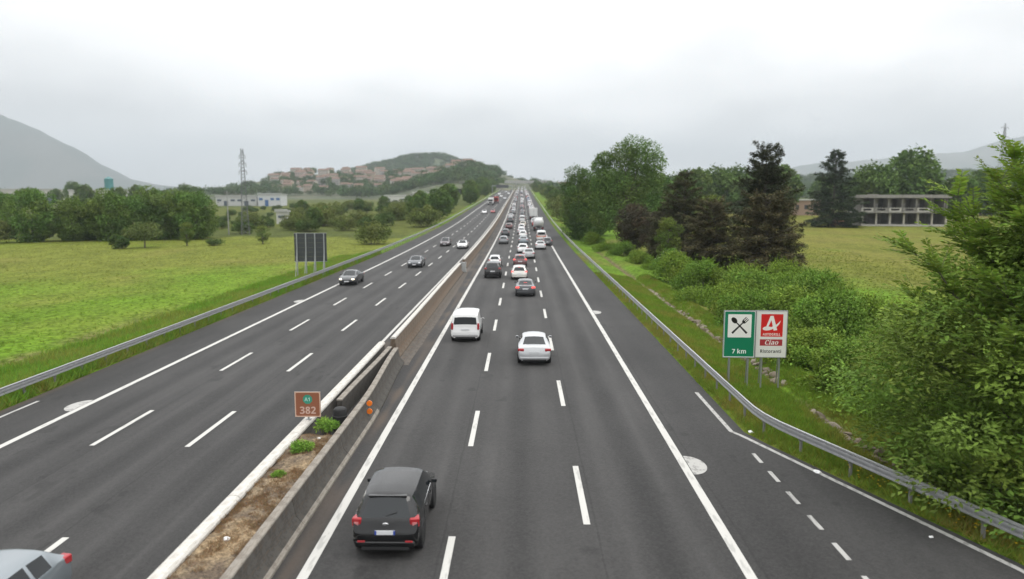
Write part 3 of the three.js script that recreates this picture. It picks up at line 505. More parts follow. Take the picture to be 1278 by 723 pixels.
const C = { black: [0.0045, 0.0045, 0.005], silver: [0.52, 0.53, 0.54], white: [0.74, 0.74, 0.73], grey: [0.16, 0.165, 0.17], dark: [0.03, 0.032, 0.036], navy: [0.02, 0.03, 0.06], red: [0.32, 0.02, 0.02], wine: [0.1, 0.03, 0.03], beige: [0.5, 0.46, 0.38], blue: [0.05, 0.1, 0.22], teal: [0.22, 0.26, 0.28] };
const hatch = { kind: 'hatch', L: 4.25, W: 1.78, H: 1.52 }, mpv = { kind: 'hatch', L: 4.25, W: 1.76, H: 1.58 }, sedan = { kind: 'sedan', L: 4.7, W: 1.84, H: 1.45 }, van = { kind: 'van', L: 4.25, W: 1.84, H: 1.9 }, suv = { kind: 'hatch', L: 4.6, W: 1.88, H: 1.72 }, small = { kind: 'hatch', L: 3.75, W: 1.66, H: 1.5 }, estate = { kind: 'estate', L: 4.6, W: 1.8, H: 1.46 };

// nearest and clearly readable vehicles; d is the vehicle's middle
putCar({ ...mpv, paint: C.black, metal: 0, detail: 2 }, -3.5, 20.1, 0, 'black hatchback people carrier with red tail lights, nearest car in the fast lane', 'car', 'car');
putCar({ ...van, paint: [0.78, 0.78, 0.77], metal: 0 }, -3.6, 48.6, 0, 'small white panel van in the fast lane near the median', 'van', 'van');
putCar({ ...sedan, paint: [0.46, 0.47, 0.48], detail: 1 }, 0.72, 42.3, 0, 'silver saloon with dark rear window, nearest car in the middle lane', 'car', 'car', null);
putCar({ ...estate, paint: [0.20, 0.23, 0.25], detail: 1 }, -11.4, 14.0, 1, 'silver grey estate car cut off at the bottom left edge', 'car', 'car');
putCar({ ...sedan, paint: C.dark, brake: true }, 0.36, 70.4, 0, 'dark saloon with bright red brake lights behind the queue in the middle lane', 'car', 'car');
putCar({ ...hatch, paint: [0.6, 0.58, 0.54], brake: true }, -0.26, 84.1, 0, 'cream white hatchback braking, just ahead of the dark braking saloon', 'car', 'car');
putCar({ ...suv, H: 1.8, paint: C.black }, -3.3, 85.8, 0, 'tall black off-roader in the fast lane beside the cream braking hatchback', 'car', 'car');
putCar({ ...small, paint: C.white }, -3.55, 99, 0, 'white small car directly ahead of the tall black off-roader', 'car', 'car');
putCar({ ...hatch, paint: C.wine, brake: true }, -0.2, 100, 0, 'dark wine red hatchback in the middle lane ahead of the cream hatchback', 'car', 'car');
putCar({ ...sedan, paint: [0.36, 0.36, 0.36] }, 1.1, 112, 0, 'grey saloon straddling the dashes between middle and slow lane', 'car', 'car', null, -0.03);
putCar({ ...hatch, paint: C.white }, 0.2, 122.5, 0, 'white hatchback half hidden behind the straddling grey saloon', 'car', 'car');
putCar({ ...sedan, paint: [0.55, 0.55, 0.55] }, 3.3, 130.5, 0, 'pale silver saloon, last vehicle in the slow lane queue', 'car', 'car');
putCar({ ...hatch, paint: C.dark }, 4.85, 140, 0, 'dark hatchback drifting onto the white edge line of the slow lane', 'car', 'car');
putCar({ ...sedan, paint: C.dark, lights: true }, -18.3, 78.8, 1, 'dark oncoming saloon with lit headlights in the outer lane on the left', 'car', 'car');
putCar({ ...sedan, paint: [0.05, 0.055, 0.065] }, -14.0, 98, 1, 'dark grey oncoming saloon alone in the middle lane on the left', 'car', 'car');
putCar({ ...hatch, paint: [0.07, 0.05, 0.055] }, -14.2, 138, 1, 'dark brown oncoming hatchback beside the white oncoming car', 'car', 'car');
putCar({ ...sedan, paint: C.white }, -10.5, 132, 1, 'white oncoming saloon in the inner lane beside the median barrier', 'car', 'car');

// lorries
function lorry(kind, x, d, oncoming, label, col, cat = 'lorry') {
  const t = thing(kind === 'tank' ? 'tank_lorry' : 'box_lorry', label, cat, [x, grade(d) + 0.005, -d], oncoming ? Math.PI : 0);
  const cab = std(col.cab, 0.4), bodyM = std(col.body, 0.45, { metalness: 0 });
  mk('chassis', [box(0.9, 0.22, 8.6, 0, 0.85, 0), box(2.3, 0.1, 0.12, 0, 0.55, 4.35)], trim, t);
  const c = mk('cab', rbox(2.45, 2.4, 1.9, 0.14, 0, 1.95, -4.0), cab, t); mk('windscreen', rbox(2.2, 0.9, 0.08, 0.03, 0, 2.35, -4.94), glassMat, c); for (const s of [-1, 1]) mk('side_window', box(0.03, 0.7, 0.9, s * 1.222, 2.35, -4.2), glassMat, c);
  mk('grille', rbox(1.7, 0.7, 0.08, 0.03, 0, 1.25, -4.95), trim, c); for (const s of [-1, 1]) mk('headlight', rbox(0.36, 0.22, 0.08, 0.03, s * 0.95, 0.95, -4.96), lampGlass, c);
  if (kind === 'tank') {
    const g = new THREE.CapsuleGeometry(1.17, 6.0, 8, 22); g.rotateX(Math.PI / 2); g.scale(1.04, 0.98, 1); g.translate(0, 2.2, 0.55); mk('tank', g, bodyM, t);
    mk('walkway', box(0.6, 0.06, 5.6, 0, 3.37, 0.5), trim, t); mk('ladder', [rod([-0.2, 1.1, 4.25], [-0.2, 3.4, 3.9], 0.03), rod([0.2, 1.1, 4.25], [0.2, 3.4, 3.9], 0.03)], signSteel, t);
    for (const z of [-1.4, 0.6, 2.6]) { const r = new THREE.TorusGeometry(1.18, 0.03, 6, 26); r.scale(1.04, 0.98, 1); r.translate(0, 2.2, z); mk('tank_band', r, signSteel, t); }
  } else {
    mk('cargo_box', rbox(2.5, 2.6, 7.1, 0.05, 0, 2.4, 0.75), bodyM, t); mk('roof_edge', [box(2.52, 0.08, 0.08, 0, 3.68, 4.28), box(0.08, 2.5, 0.05, 0, 2.4, 4.31), box(0.08, 2.5, 0.05, 1.22, 2.4, 4.3), box(0.08, 2.5, 0.05, -1.22, 2.4, 4.3)], std(col.body.map((v) => v * 0.7), 0.5), t);
  }
  for (const s of [-1, 1]) { mk('tail_light', rbox(0.34, 0.16, 0.06, 0.02, s * 0.95, 0.72, 4.42), redLens, t); mk('mudguard', box(0.42, 0.5, 0.04, s * 0.95, 0.5, 4.1), trim, t); }
  const wg = wheelGeo(0.5); for (const s of [-1, 1]) for (const z of [-3.6, 2.0, 3.3]) { const wh = new THREE.Group(); wh.name = 'wheel'; wh.position.set(s * 1.08, 0.5, z); wh.scale.x = 1.6; t.add(wh); mk('tyre', wg.ty, rubber, wh); mk('rim', wg.disc, alloy, wh); }
  return t;
}
{ // the white service van with orange stripe
  const t = putCar({ ...van, H: 2.2, L: 5.0, W: 1.95, paint: C.white, metal: 0 }, 4.0, 152, 0, 'white high roofed van with orange stripe behind the tank lorry', 'van', 'van');
  mk('stripe', [box(0.01, 0.25, 3.6, -0.985, 0.85, 0.3), box(0.01, 0.25, 3.6, 0.985, 0.85, 0.3)], std([0.7, 0.16, 0.04], 0.5), t); mk('rear_stripe', box(1.6, 0.2, 0.02, 0, 1.04, 2.49), std([0.7, 0.16, 0.04], 0.5), t);
}
lorry('tank', 4.3, 190, 0, 'white cylindrical tank lorry in the slow lane of the queue', { cab: [0.65, 0.65, 0.64], body: [0.72, 0.72, 0.71] });
lorry('box', 3.9, 247, 0, 'white box lorry in the slow lane well ahead of the tank lorry', { cab: [0.6, 0.6, 0.6], body: [0.68, 0.68, 0.67] });
lorry('box', -15.4, 372, 1, 'white box lorry oncoming far away in front of the trees', { cab: [0.65, 0.65, 0.64], body: [0.7, 0.7, 0.69] });
lorry('box', -13.6, 396, 1, 'red cabbed lorry oncoming far away beside the white lorry', { cab: [0.32, 0.03, 0.02], body: [0.3, 0.05, 0.04] });

// the queue further on: counted lane by lane from the camera
const laneName = ['fast lane beside the median', 'middle lane', 'slow lane by the right shoulder'], ord = ['first', 'second', 'third', 'fourth', 'fifth', 'sixth', 'seventh', 'eighth', 'ninth', 'tenth', 'eleventh', 'twelfth', 'thirteenth', 'fourteenth'];
const models = { hatch, sedan, suv, small, van, mpv }, modelWord = { hatch: 'hatchback', sedan: 'saloon', suv: 'off-roader', small: 'small car', van: 'van', mpv: 'people carrier' };
const colWord = { silver: 'silver', white: 'white', grey: 'grey', dark: 'charcoal', navy: 'navy', red: 'red', wine: 'wine red', beige: 'beige', blue: 'blue', black: 'black', teal: 'blue grey' };
const proto = new Map();
function queueCar(model, col, x, d, oncoming, label, group) {
  const key = model + col; const isVan = model === 'van', nm = isVan ? 'van' : 'car'; let t;
  if (!proto.has(key)) { t = buildCar(numbered(nm), { ...models[model], paint: C[col], detail: 0 }); proto.set(key, t); scene.add(t); } else { t = proto.get(key).clone(); t.name = numbered(nm); scene.add(t); }
  const g = (grade(d + 2) - grade(d - 2)) / 4; t.rotation.order = 'YXZ'; t.position.set(x, grade(d) + 0.005, -d); t.rotation.set((oncoming ? -1 : 1) * Math.atan(g), oncoming ? Math.PI : 0, 0);
  t.userData = {}; return tag(t, label, nm, group);
}
const queue = [
  [0, [['grey', 'hatch', 144], ['dark', 'mpv', 169], ['wine', 'hatch', 197], ['dark', 'suv', 228], ['silver', 'sedan', 255], ['grey', 'hatch', 284]], 5],
  [1, [['teal', 'sedan', 144.5], ['white', 'hatch', 163], ['silver', 'sedan', 176], ['white', 'mpv', 191], ['beige', 'hatch', 208], ['white', 'van', 234], ['dark', 'hatch', 262], ['grey', 'sedan', 288]], 7],
  [2, [['red', 'hatch', 209], ['silver', 'hatch', 222], null, ['grey', 'hatch', 266], ['white', 'van', 284]], 5],
];
const rq = rng(77);
for (const [lane, cars, before] of queue) cars.forEach((car, i) => {
  if (!car) return; const [col, model, d] = car;
  const art = ord[before + i - 1] || 'far';
  queueCar(model, col, [-3.45, 0.15, 3.85][lane] + (rq() - 0.5) * 0.5, d, 0, `${colWord[col]} ${modelWord[model]}, ${art} vehicle from the camera in the ${laneName[lane]}`, 'cars queueing on the right carriageway');
});
const farCols = ['white', 'silver', 'grey', 'dark', 'silver', 'white', 'black', 'blue', 'teal', 'red', 'white'], farModels = ['hatch', 'sedan', 'suv', 'small', 'hatch', 'mpv', 'van'];
for (let lane = 0; lane < 3; lane++) for (let d = 306 + lane * 5; d < 1120;) {
  const col = farCols[Math.floor(rq() * farCols.length)], mo = farModels[Math.floor(rq() * farModels.length)];
  queueCar(mo, col, [-3.5, 0.1, 3.8][lane] + (rq() - 0.5) * 0.5, d, 0, mo === 'van' ? 'tiny van in the hazy far end of the queue' : 'tiny car in the hazy far end of the queue', mo === 'van' ? 'far vans of the queue' : 'far cars of the queue');
  d += 13 + rq() * 12 + (d - 300) * 0.012;
}
queueCar('sedan', 'white', -14.3, 285, 1, 'white oncoming saloon, left one of the far pair before the lorries', 'far oncoming cars');
queueCar('hatch', 'red', -11.3, 291, 1, 'red and pale oncoming hatchback, right one of the far pair before the lorries', 'far oncoming cars');
for (const [x, d, c, m] of [[-10.6, 470, 'silver', 'hatch'], [-14.2, 520, 'white', 'sedan'], [-17.8, 455, 'grey', 'hatch'], [-10.7, 610, 'white', 'mpv'], [-14.3, 680, 'silver', 'sedan'], [-17.7, 590, 'white', 'suv'], [-10.6, 760, 'dark', 'hatch'], [-14.2, 850, 'white', 'hatch']])
  queueCar(m, c, x, d, 1, 'tiny oncoming car beyond the two lorries on the left carriageway', 'tiny oncoming cars');
// ------------------------------------------------------------------ foliage
class Leaves {                                   // small folded leaf faces gathered into one geometry
  constructor() { this.p = []; this.c = []; }
  leaf(x, y, z, dx, dy, dz, nx, ny, nz, len, wid, col, fold = 0.18) {   // d: along the leaf, n: roughly its normal
    let l = Math.hypot(dx, dy, dz) || 1; dx /= l; dy /= l; dz /= l;
    let sx = dy * nz - dz * ny, sy = dz * nx - dx * nz, sz = dx * ny - dy * nx; l = Math.hypot(sx, sy, sz) || 1; sx /= l; sy /= l; sz /= l;
    const ux = sy * dz - sz * dy, uy = sz * dx - sx * dz, uz = sx * dy - sy * dx, h = wid / 2, f = fold * wid;
    const tx = x + dx * len, ty = y + dy * len, tz = z + dz * len, mx = x + dx * len * 0.45, my = y + dy * len * 0.45, mz = z + dz * len * 0.45;
    const ax = mx + sx * h + ux * f, ay = my + sy * h + uy * f, az = mz + sz * h + uz * f, bx = mx - sx * h + ux * f, by = my - sy * h + uy * f, bz = mz - sz * h + uz * f;
    this.p.push(x, y, z, ax, ay, az, tx, ty, tz, x, y, z, tx, ty, tz, bx, by, bz);
    for (let k = 0; k < 6; k++) this.c.push(col[0], col[1], col[2]);
  }
  geo() { const g = new THREE.BufferGeometry(); g.setAttribute('position', new THREE.Float32BufferAttribute(this.p, 3)); g.setAttribute('color', new THREE.Float32BufferAttribute(this.c, 3)); g.computeVertexNormals(); return g; }
}
const FOL = 1.6;
function gauss(r) { return (r() + r() + r() + r() - 2) * 1.2; }
// leaves spread through an uneven ball of twigs
function clump(L, r, cx, cy, cz, rx, ry, rz, n, len, wid, tone, spread = 0.25, up = 0.5) {
  const ct = 1 + (r() - 0.5) * 2 * spread, warm = 1 + (r() - 0.5) * 0.25;
  for (let k = 0; k < n; k++) {
    let a = gauss(r), b = gauss(r), c = gauss(r); const l = Math.hypot(a, b, c) || 1, q = (0.35 + 0.65 * Math.sqrt(r())) * (0.85 + 0.3 * r()); a /= l; b /= l; c /= l;
    const v = FOL * ct * (0.72 + 0.56 * r());
    L.leaf(cx + a * rx * q, cy + b * ry * q, cz + c * rz * q, a + gauss(r) * 0.9, b * 0.5 + gauss(r) * 0.7 - 0.1, c + gauss(r) * 0.9, gauss(r) * 0.7 + a * 0.4, up + b * 0.5 + gauss(r) * 0.4, gauss(r) * 0.7 + c * 0.4, len * (0.6 + 0.8 * r()), wid * (0.6 + 0.8 * r()), [tone[0] * v * warm, tone[1] * v, tone[2] * v]);
  }
}
const leafMat = new THREE.MeshPhysicalMaterial({ vertexColors: true, roughness: 0.75, side: THREE.DoubleSide, specularIntensity: 0.15, transmission: 0.2, thickness: 0 });
const thinLeaf = new THREE.MeshPhysicalMaterial({ vertexColors: true, roughness: 0.8, side: THREE.DoubleSide, transmission: 0.35, thickness: 0, specularIntensity: 0.2 });
const bark = new THREE.MeshStandardMaterial({ map: tex(128, 128, (i, j) => { const n = pfbm(i, j, 128, 4, 5, 601), s = vnoise(i / 128 * 24, j / 128 * 4, 603, 24, 4); const v = 0.06 + 0.07 * n + 0.05 * (s - 0.5); return [v * 1.15, v, v * 0.82]; }), roughness: 1 });
function limb(a, b, r0, r1, bend, r, n = 4) {             // a bent, tapering limb
  const P = [], A = new THREE.Vector3(...a), B = new THREE.Vector3(...b); let q = A.clone();
  const m = A.clone().lerp(B, 0.5).add(new THREE.Vector3((r() - 0.5) * bend, r() * bend * 0.6, (r() - 0.5) * bend)), out = []; 
  for (let k = 1; k <= n; k++) { const t = k / n, w = A.clone().multiplyScalar((1 - t) ** 2).add(m.clone().multiplyScalar(2 * t * (1 - t))).add(B.clone().multiplyScalar(t * t)); out.push(rod(q.toArray(), w.toArray(), lerp(r0, r1, (k - 1) / n), lerp(r0, r1, t), 6)); q = w; }
  return out;
}
function broadTree(seed, o) {       // o: H height, R radius, base (crown starts), n clumps, leaves, len, wid, tone, lobes [[x, y, z, r]] or generated
  const r = rng(seed), L = new Leaves(), wood = [], H = o.H, R = o.R, b = o.base ?? H * 0.2, cy = (H + b) / 2, ry = (H - b) / 2;
  wood.push(...limb([0, -0.3, 0], [0.3 * (r() - 0.5), cy, 0.3 * (r() - 0.5)], H * 0.022 + 0.05, H * 0.01, 0.5, r));
  const n = o.n ?? 26;
  for (let k = 0; k < n; k++) {
    let x, y, z, cr;
    if (o.lobes && k < o.lobes.length) [x, y, z, cr] = o.lobes[k];
    else { const t = (k + 0.5) / n, el = Math.asin(2 * t - 1), az = k * 2.4 + r() * 0.9, q = 0.5 + 0.34 * r(); const f = o.shape ? o.shape((Math.sin(el) + 1) / 2) : Math.cos(el); x = Math.cos(az) * f * R * q; z = Math.sin(az) * f * R * q; y = cy + Math.sin(el) * ry * (0.72 + 0.14 * r()); cr = R * (0.26 + 0.16 * r()); }
    clump(L, r, x, y, z, cr * 1.12, cr * 0.85, cr * 1.12, Math.round(o.leaves / n), o.len, o.wid, o.tone, o.spread ?? 0.22);
    if (k % 3 === 0 || o.lobes) wood.push(...limb([0, lerp(b, cy, 0.2 + 0.6 * r()), 0], [x * 0.85, y, z * 0.85], H * 0.007 + 0.015, 0.015, 0.8, r, 3));
  }
  return { wood: join(wood), crown: L.geo() };
}
function conifer(seed, o) {          // whorls of drooping, ragged branches
  const r = rng(seed), L = new Leaves(), wood = [rod([0, -0.3, 0], [0, o.H * 0.97, 0], o.H * 0.017 + 0.06, 0.03, 7)];
  for (let y = o.base ?? 0.6; y < o.H; y += (o.gap ?? 0.55) * 0.55 * (0.4 + 1.2 * r())) {
    const t = y / o.H, R = o.R * Math.pow(1 - t, o.pow ?? 0.75) * (0.7 + 0.4 * r()) + 0.2, nb = 3 + Math.floor(r() * 3 + (1 - t) * 2), a0 = r() * 7;
    for (let k = 0; k < nb; k++) {
      const az = a0 + k * 6.283 / nb + (r() - 0.5) * 0.7, l = R * (0.45 + 0.75 * r()), rise = lerp(-0.05, 0.6, t) + (r() - 0.5) * 0.55, cx = Math.cos(az), cz = Math.sin(az);
      if (l > 0.9) wood.push(rod([0, y, 0], [cx * l * 0.9, y + rise * l * 0.8, cz * l * 0.9], 0.035 + l * 0.012, 0.012, 4));
      const m = Math.ceil(o.density * l), ct = 1.7 * (0.75 + 0.5 * r());
      for (let i = 0; i < m; i++) {
        const s = 0.12 + 0.9 * Math.sqrt(r()), w = 0.14 + 0.25 * l * s * (1.15 - s), off = gauss(r) * w, yy = y + rise * l * s - 0.1 * l * s * s + gauss(r) * 0.22, v = ct * (0.65 + 0.7 * r());
        const x = cx * l * s - cz * off, z = cz * l * s + cx * off;
        L.leaf(x, yy, z, cx + gauss(r) * 0.8, -0.1 + gauss(r) * 0.45, cz + gauss(r) * 0.8, gauss(r) * 0.5, 1, gauss(r) * 0.5, o.len * (0.6 + 0.8 * r()), o.wid * (0.6 + 0.8 * r()), [o.tone[0] * v * (0.9 + 0.35 * r()), o.tone[1] * v, o.tone[2] * v], 0.1);
      }
    }
  }
  return { wood: join(wood), crown: L.geo() };
}
function bush(seed, o) {             // mounded, many-stemmed
  const r = rng(seed), L = new Leaves(), wood = [];
  for (let k = 0; k < o.n; k++) {
    const az = r() * 6.283, q = Math.sqrt(r()) * o.R * 0.8, h = o.H * (0.5 + 0.5 * r()) * (1 - 0.45 * (q / o.R) ** 2), cr = o.R * (0.2 + 0.16 * r()), x = Math.cos(az) * q, z = Math.sin(az) * q * (o.sz ?? 1), y = Math.max(cr * 0.4, h - cr * 0.75);
    clump(L, r, x, y, z, cr * 1.15, cr * 0.85, cr * 1.15, Math.round(o.leaves / o.n), o.len, o.wid, o.tone, o.spread ?? 0.2);
    wood.push(rod([x * 0.3, -0.15, z * 0.3], [x, y, z], 0.03, 0.008, 5));
    // shoots standing out of the mound
    if (o.shoots) for (let s = 0; s < o.shoots; s++) { const a = r() * 6.283, hh = cr * (0.8 + 0.7 * r()), ox = x + Math.cos(a) * cr * 0.7, oz = z + Math.sin(a) * cr * 0.7; for (let i = 0; i < 9; i++) { const f = i / 9, v = 0.85 + 0.5 * r(); L.leaf(ox + Math.cos(a) * f * 0.4, y + hh * (0.4 + 0.8 * f), oz + Math.sin(a) * f * 0.4, gauss(r), 0.5 * r(), gauss(r), gauss(r) * 0.4, 1, gauss(r) * 0.4, o.len * 1.1, o.wid, o.tone.map((q2) => q2 * v * 1.1)); } }
  }
  return { wood: join(wood), crown: L.geo() };
}
function plant(sp, name, label, cat, pos, turn = 0, s = 1, group, mat = leafMat) {
  const t = thing(name, label, cat, pos, turn, group); if (Array.isArray(s)) t.scale.set(...s); else t.scale.setScalar(s);
  mk(cat === 'bush' ? 'stems' : 'trunk', sp.wood, bark, t); const c = mk(cat === 'bush' ? 'foliage' : 'crown', sp.crown, mat, t); c.userData.kind = 'stuff'; return t;
}

// ---- right-hand side: tall broadleaf trees and dark conifers beside the road
const deep = [0.070, 0.112, 0.028], mid = [0.086, 0.132, 0.034], fresh = [0.085, 0.14, 0.024], pine = [0.044, 0.047, 0.022], brownish = [0.052, 0.044, 0.027];
const tallTree = broadTree(11, { H: 21.5, R: 6.6, base: 3, n: 30, leaves: 26000, len: 0.38, wid: 0.27, tone: mid, lobes: [
  [1.2, 19.2, 0, 2.6], [3.6, 18.2, 0.5, 2.7], [-0.8, 18.0, 1, 2.5], [5.2, 16.2, -0.5, 2.3], [2.4, 16.6, 1.2, 2.9], [0, 15.6, -1, 2.7], [5.0, 13.6, 0.6, 2.2], [3.2, 13.6, -1.2, 2.5], [-4.4, 16.9, 0.4, 1.6], [-5.3, 15.4, 0.2, 1.7], [-4.2, 13.6, 0.8, 2.0], [-1.6, 12.6, 1.2, 2.4], [1.4, 11.4, 1.4, 2.7], [4.2, 10.6, 0.4, 2.6], [-3.6, 10.6, 0, 2.5], [-5.2, 12, -1, 1.7], [0, 8.6, 1.8, 2.9], [3.6, 7.8, 1, 2.8], [-3.2, 7.4, 1, 2.8], [5.4, 8.4, -0.6, 2.0], [-5.5, 8.8, 0, 2.1], [1.4, 5.4, 2, 2.6], [4.4, 5, 0.8, 2.4], [-1.8, 5, 1.6, 2.6], [-4.6, 5.2, 0.4, 2.3], [0, 17, -2.4, 2.4], [2.5, 9.5, -3, 2.8], [-3, 9, -3, 2.6], [0, 12.5, -3, 2.8], [3, 14, -3, 2.4]] });
plant(tallTree, 'tall_tree', 'tallest broadleaf tree with rounded top beside the right carriageway', 'tree', stand(20.6, 146), 0, 1);
const roundTree = broadTree(12, { H: 16, R: 5.4, base: -1.0, n: 32, leaves: 20000, len: 0.38, wid: 0.27, tone: deep });
plant(roundTree, 'broadleaf_tree', 'dense dark green tree left of the tallest tree, closest to the road', 'tree', stand(12.9, 162), 0.4, [0.92, 1.02, 0.92]);
plant(roundTree, 'broadleaf_tree', 'dense green tree filling in behind the tallest tree', 'tree', stand(17.6, 176), 2.1, 0.92);
const plumTree = broadTree(13, { H: 8.6, R: 3.4, base: 0.6, n: 26, leaves: 12000, len: 0.28, wid: 0.18, tone: brownish });
plant(plumTree, 'dark_leaved_tree', 'low purple brown tree in front of the tallest tree', 'tree', stand(19.4, 128), 0, 1);
plant(plumTree, 'dark_leaved_tree', 'smaller purple brown tree left of the first dark conifer', 'tree', stand(22.4, 122), 1.4, 0.85);
const cedarA = conifer(21, { H: 13.2, R: 5.2, base: 0.5, density: 60, len: 0.32, wid: 0.14, tone: pine, pow: 0.6, gap: 0.42 });
const cedarB = conifer(22, { H: 15.6, R: 5.0, base: 2.5, density: 60, len: 0.32, wid: 0.14, tone: [0.038, 0.046, 0.024], pow: 0.5, gap: 0.42 });
const cedarC = conifer(23, { H: 9.6, R: 5.6, base: 0.3, density: 60, len: 0.3, wid: 0.14, tone: [0.058, 0.055, 0.026], pow: 0.42, gap: 0.4 });
plant(cedarA, 'conifer', 'dark pointed conifer between the tallest tree and the highest conifer', 'tree', stand(24.2, 111), 0, 1);
plant(cedarB, 'conifer', 'highest dark conifer with a ragged pointed top, near the meadow edge', 'tree', stand(29.6, 91), 0, 1);
plant(cedarC, 'conifer', 'broad brownish conifer in front of the highest conifer, skirts to the ground', 'tree', stand(28.6, 86.5), 0.7, [1.0, 1, 0.9]);
plant(cedarC, 'conifer', 'squat dark conifer between the two pointed conifers', 'tree', stand(25.3, 98), 2.2, 0.92);
plant(cedarA, 'conifer', 'narrow dark conifer close behind the purple brown trees', 'tree', stand(22.6, 118), 3.1, [0.62, 0.66, 0.62]);
const slim = broadTree(14, { H: 8.2, R: 2.1, base: 0.4, n: 18, leaves: 4200, len: 0.24, wid: 0.15, tone: [0.09, 0.12, 0.026] });
plant(slim, 'slender_tree', 'slender yellow green tree in front of the squat dark conifer', 'tree', stand(20.4, 103), 0, 0.9);
plant(slim, 'slender_tree', 'bright green sapling showing between the two pointed conifers', 'tree', stand(30.5, 120), 1, [1.2, 1.25, 1.2]);

// ---- bushes on the right verge
const bramble = [bush(31, { H: 2.6, R: 2.7, n: 26, leaves: 9000, len: 0.17, wid: 0.11, tone: [0.12, 0.178, 0.026], shoots: 2 }), bush(32, { H: 2.2, R: 2.9, n: 28, leaves: 9000, len: 0.16, wid: 0.10, tone: [0.108, 0.172, 0.024], shoots: 2 }), bush(33, { H: 3.0, R: 2.5, n: 26, leaves: 9000, len: 0.17, wid: 0.11, tone: [0.095, 0.155, 0.024], shoots: 1 })];
const hedge = [[17.4, 84, 0, 1.0], [20.4, 79, 1, 1.0], [18.0, 75.5, 2, 0.9], [22.6, 74, 0, 1.05], [17.3, 68, 1, 0.85], [20.8, 68.5, 2, 1.0], [24.4, 69, 1, 1.05], [17.6, 61.5, 0, 0.85], [21.2, 61.5, 1, 1.05], [25.2, 63, 2, 0.9], [17.0, 55, 2, 0.8], [20.2, 54.5, 0, 1.05], [24.0, 56, 1, 1.0], [17.0, 48.5, 1, 0.85], [20.4, 47.5, 2, 1.0], [23.4, 50, 0, 0.9], [16.9, 42.6, 0, 0.85], [19.9, 41.4, 1, 1.0], [22.8, 43.5, 2, 0.8], [17.0, 36.8, 2, 0.86], [20.0, 35.6, 0, 1.0], [17.2, 31.6, 1, 0.9], [20.2, 30.4, 2, 0.95], [17.6, 27, 0, 0.85], [21.6, 26.0, 1, 1.05], [27.2, 76, 0, 0.9], [28.2, 70, 2, 0.75]];
hedge.forEach(([x, d, v, s], i) => {
  const row = x < 18.2 ? 'verge side row' : x < 22 ? 'middle row' : 'meadow side row', k = hedge.filter((h) => (h[0] < 18.2 ? 0 : h[0] < 22 ? 1 : 2) === (x < 18.2 ? 0 : x < 22 ? 1 : 2)).sort((a, b) => a[1] - b[1]).findIndex((h) => h[0] === x && h[1] === d);
  plant(bramble[v], 'bramble_bush', `bright green bramble mound, ${ord[k]} from the camera in the ${row} behind the signs`, 'bush', stand(x, d, 0.25), i * 1.7, [s * 1.16, s * (1.15 + 0.4 * hash2(i, 3, 9)), s * 1.16], 'bramble mounds behind the service signs');
});
const elder = (() => { const b = bush(34, { H: 3.1, R: 2.2, n: 24, leaves: 6500, len: 0.2, wid: 0.12, tone: [0.085, 0.15, 0.026] }); return b; })();
{ const t = plant(elder, 'elder_bush', 'round green bush dotted with cream blossom below the dark conifers', 'bush', stand(18.9, 94), 0, 1.05); const r = rng(8), L = new Leaves(); for (let k = 0; k < 55; k++) { const a = r() * 6.283, q = Math.sqrt(r()) * 2, y = 3.15 * (1 - 0.5 * (q / 2.3) ** 2) * (0.75 + 0.3 * r()); for (let i = 0; i < 7; i++) { const b = i * 0.9; L.leaf(Math.cos(a) * q, y, Math.sin(a) * q, Math.cos(b), 0.25, Math.sin(b), 0, 1, 0, 0.09, 0.06, [0.55, 0.54, 0.42]); } } mk('blossom', L.geo(), leafMat, t).userData.kind = 'stuff'; }
const low = [[12.6, 150, 1.2], [13.4, 133, 1.0], [14.8, 121, 1.1], [15.4, 108, 1.0], [16.6, 100, 0.9]];
low.forEach(([x, d, s], i) => plant(bramble[i % 3], 'verge_bush', `low rounded verge bush, ${ord[i]} one back from the far end under the tall trees`, 'bush', stand(x + 1.6, d, 0.2), i * 2, s * 0.85, 'low bushes along the right verge'));

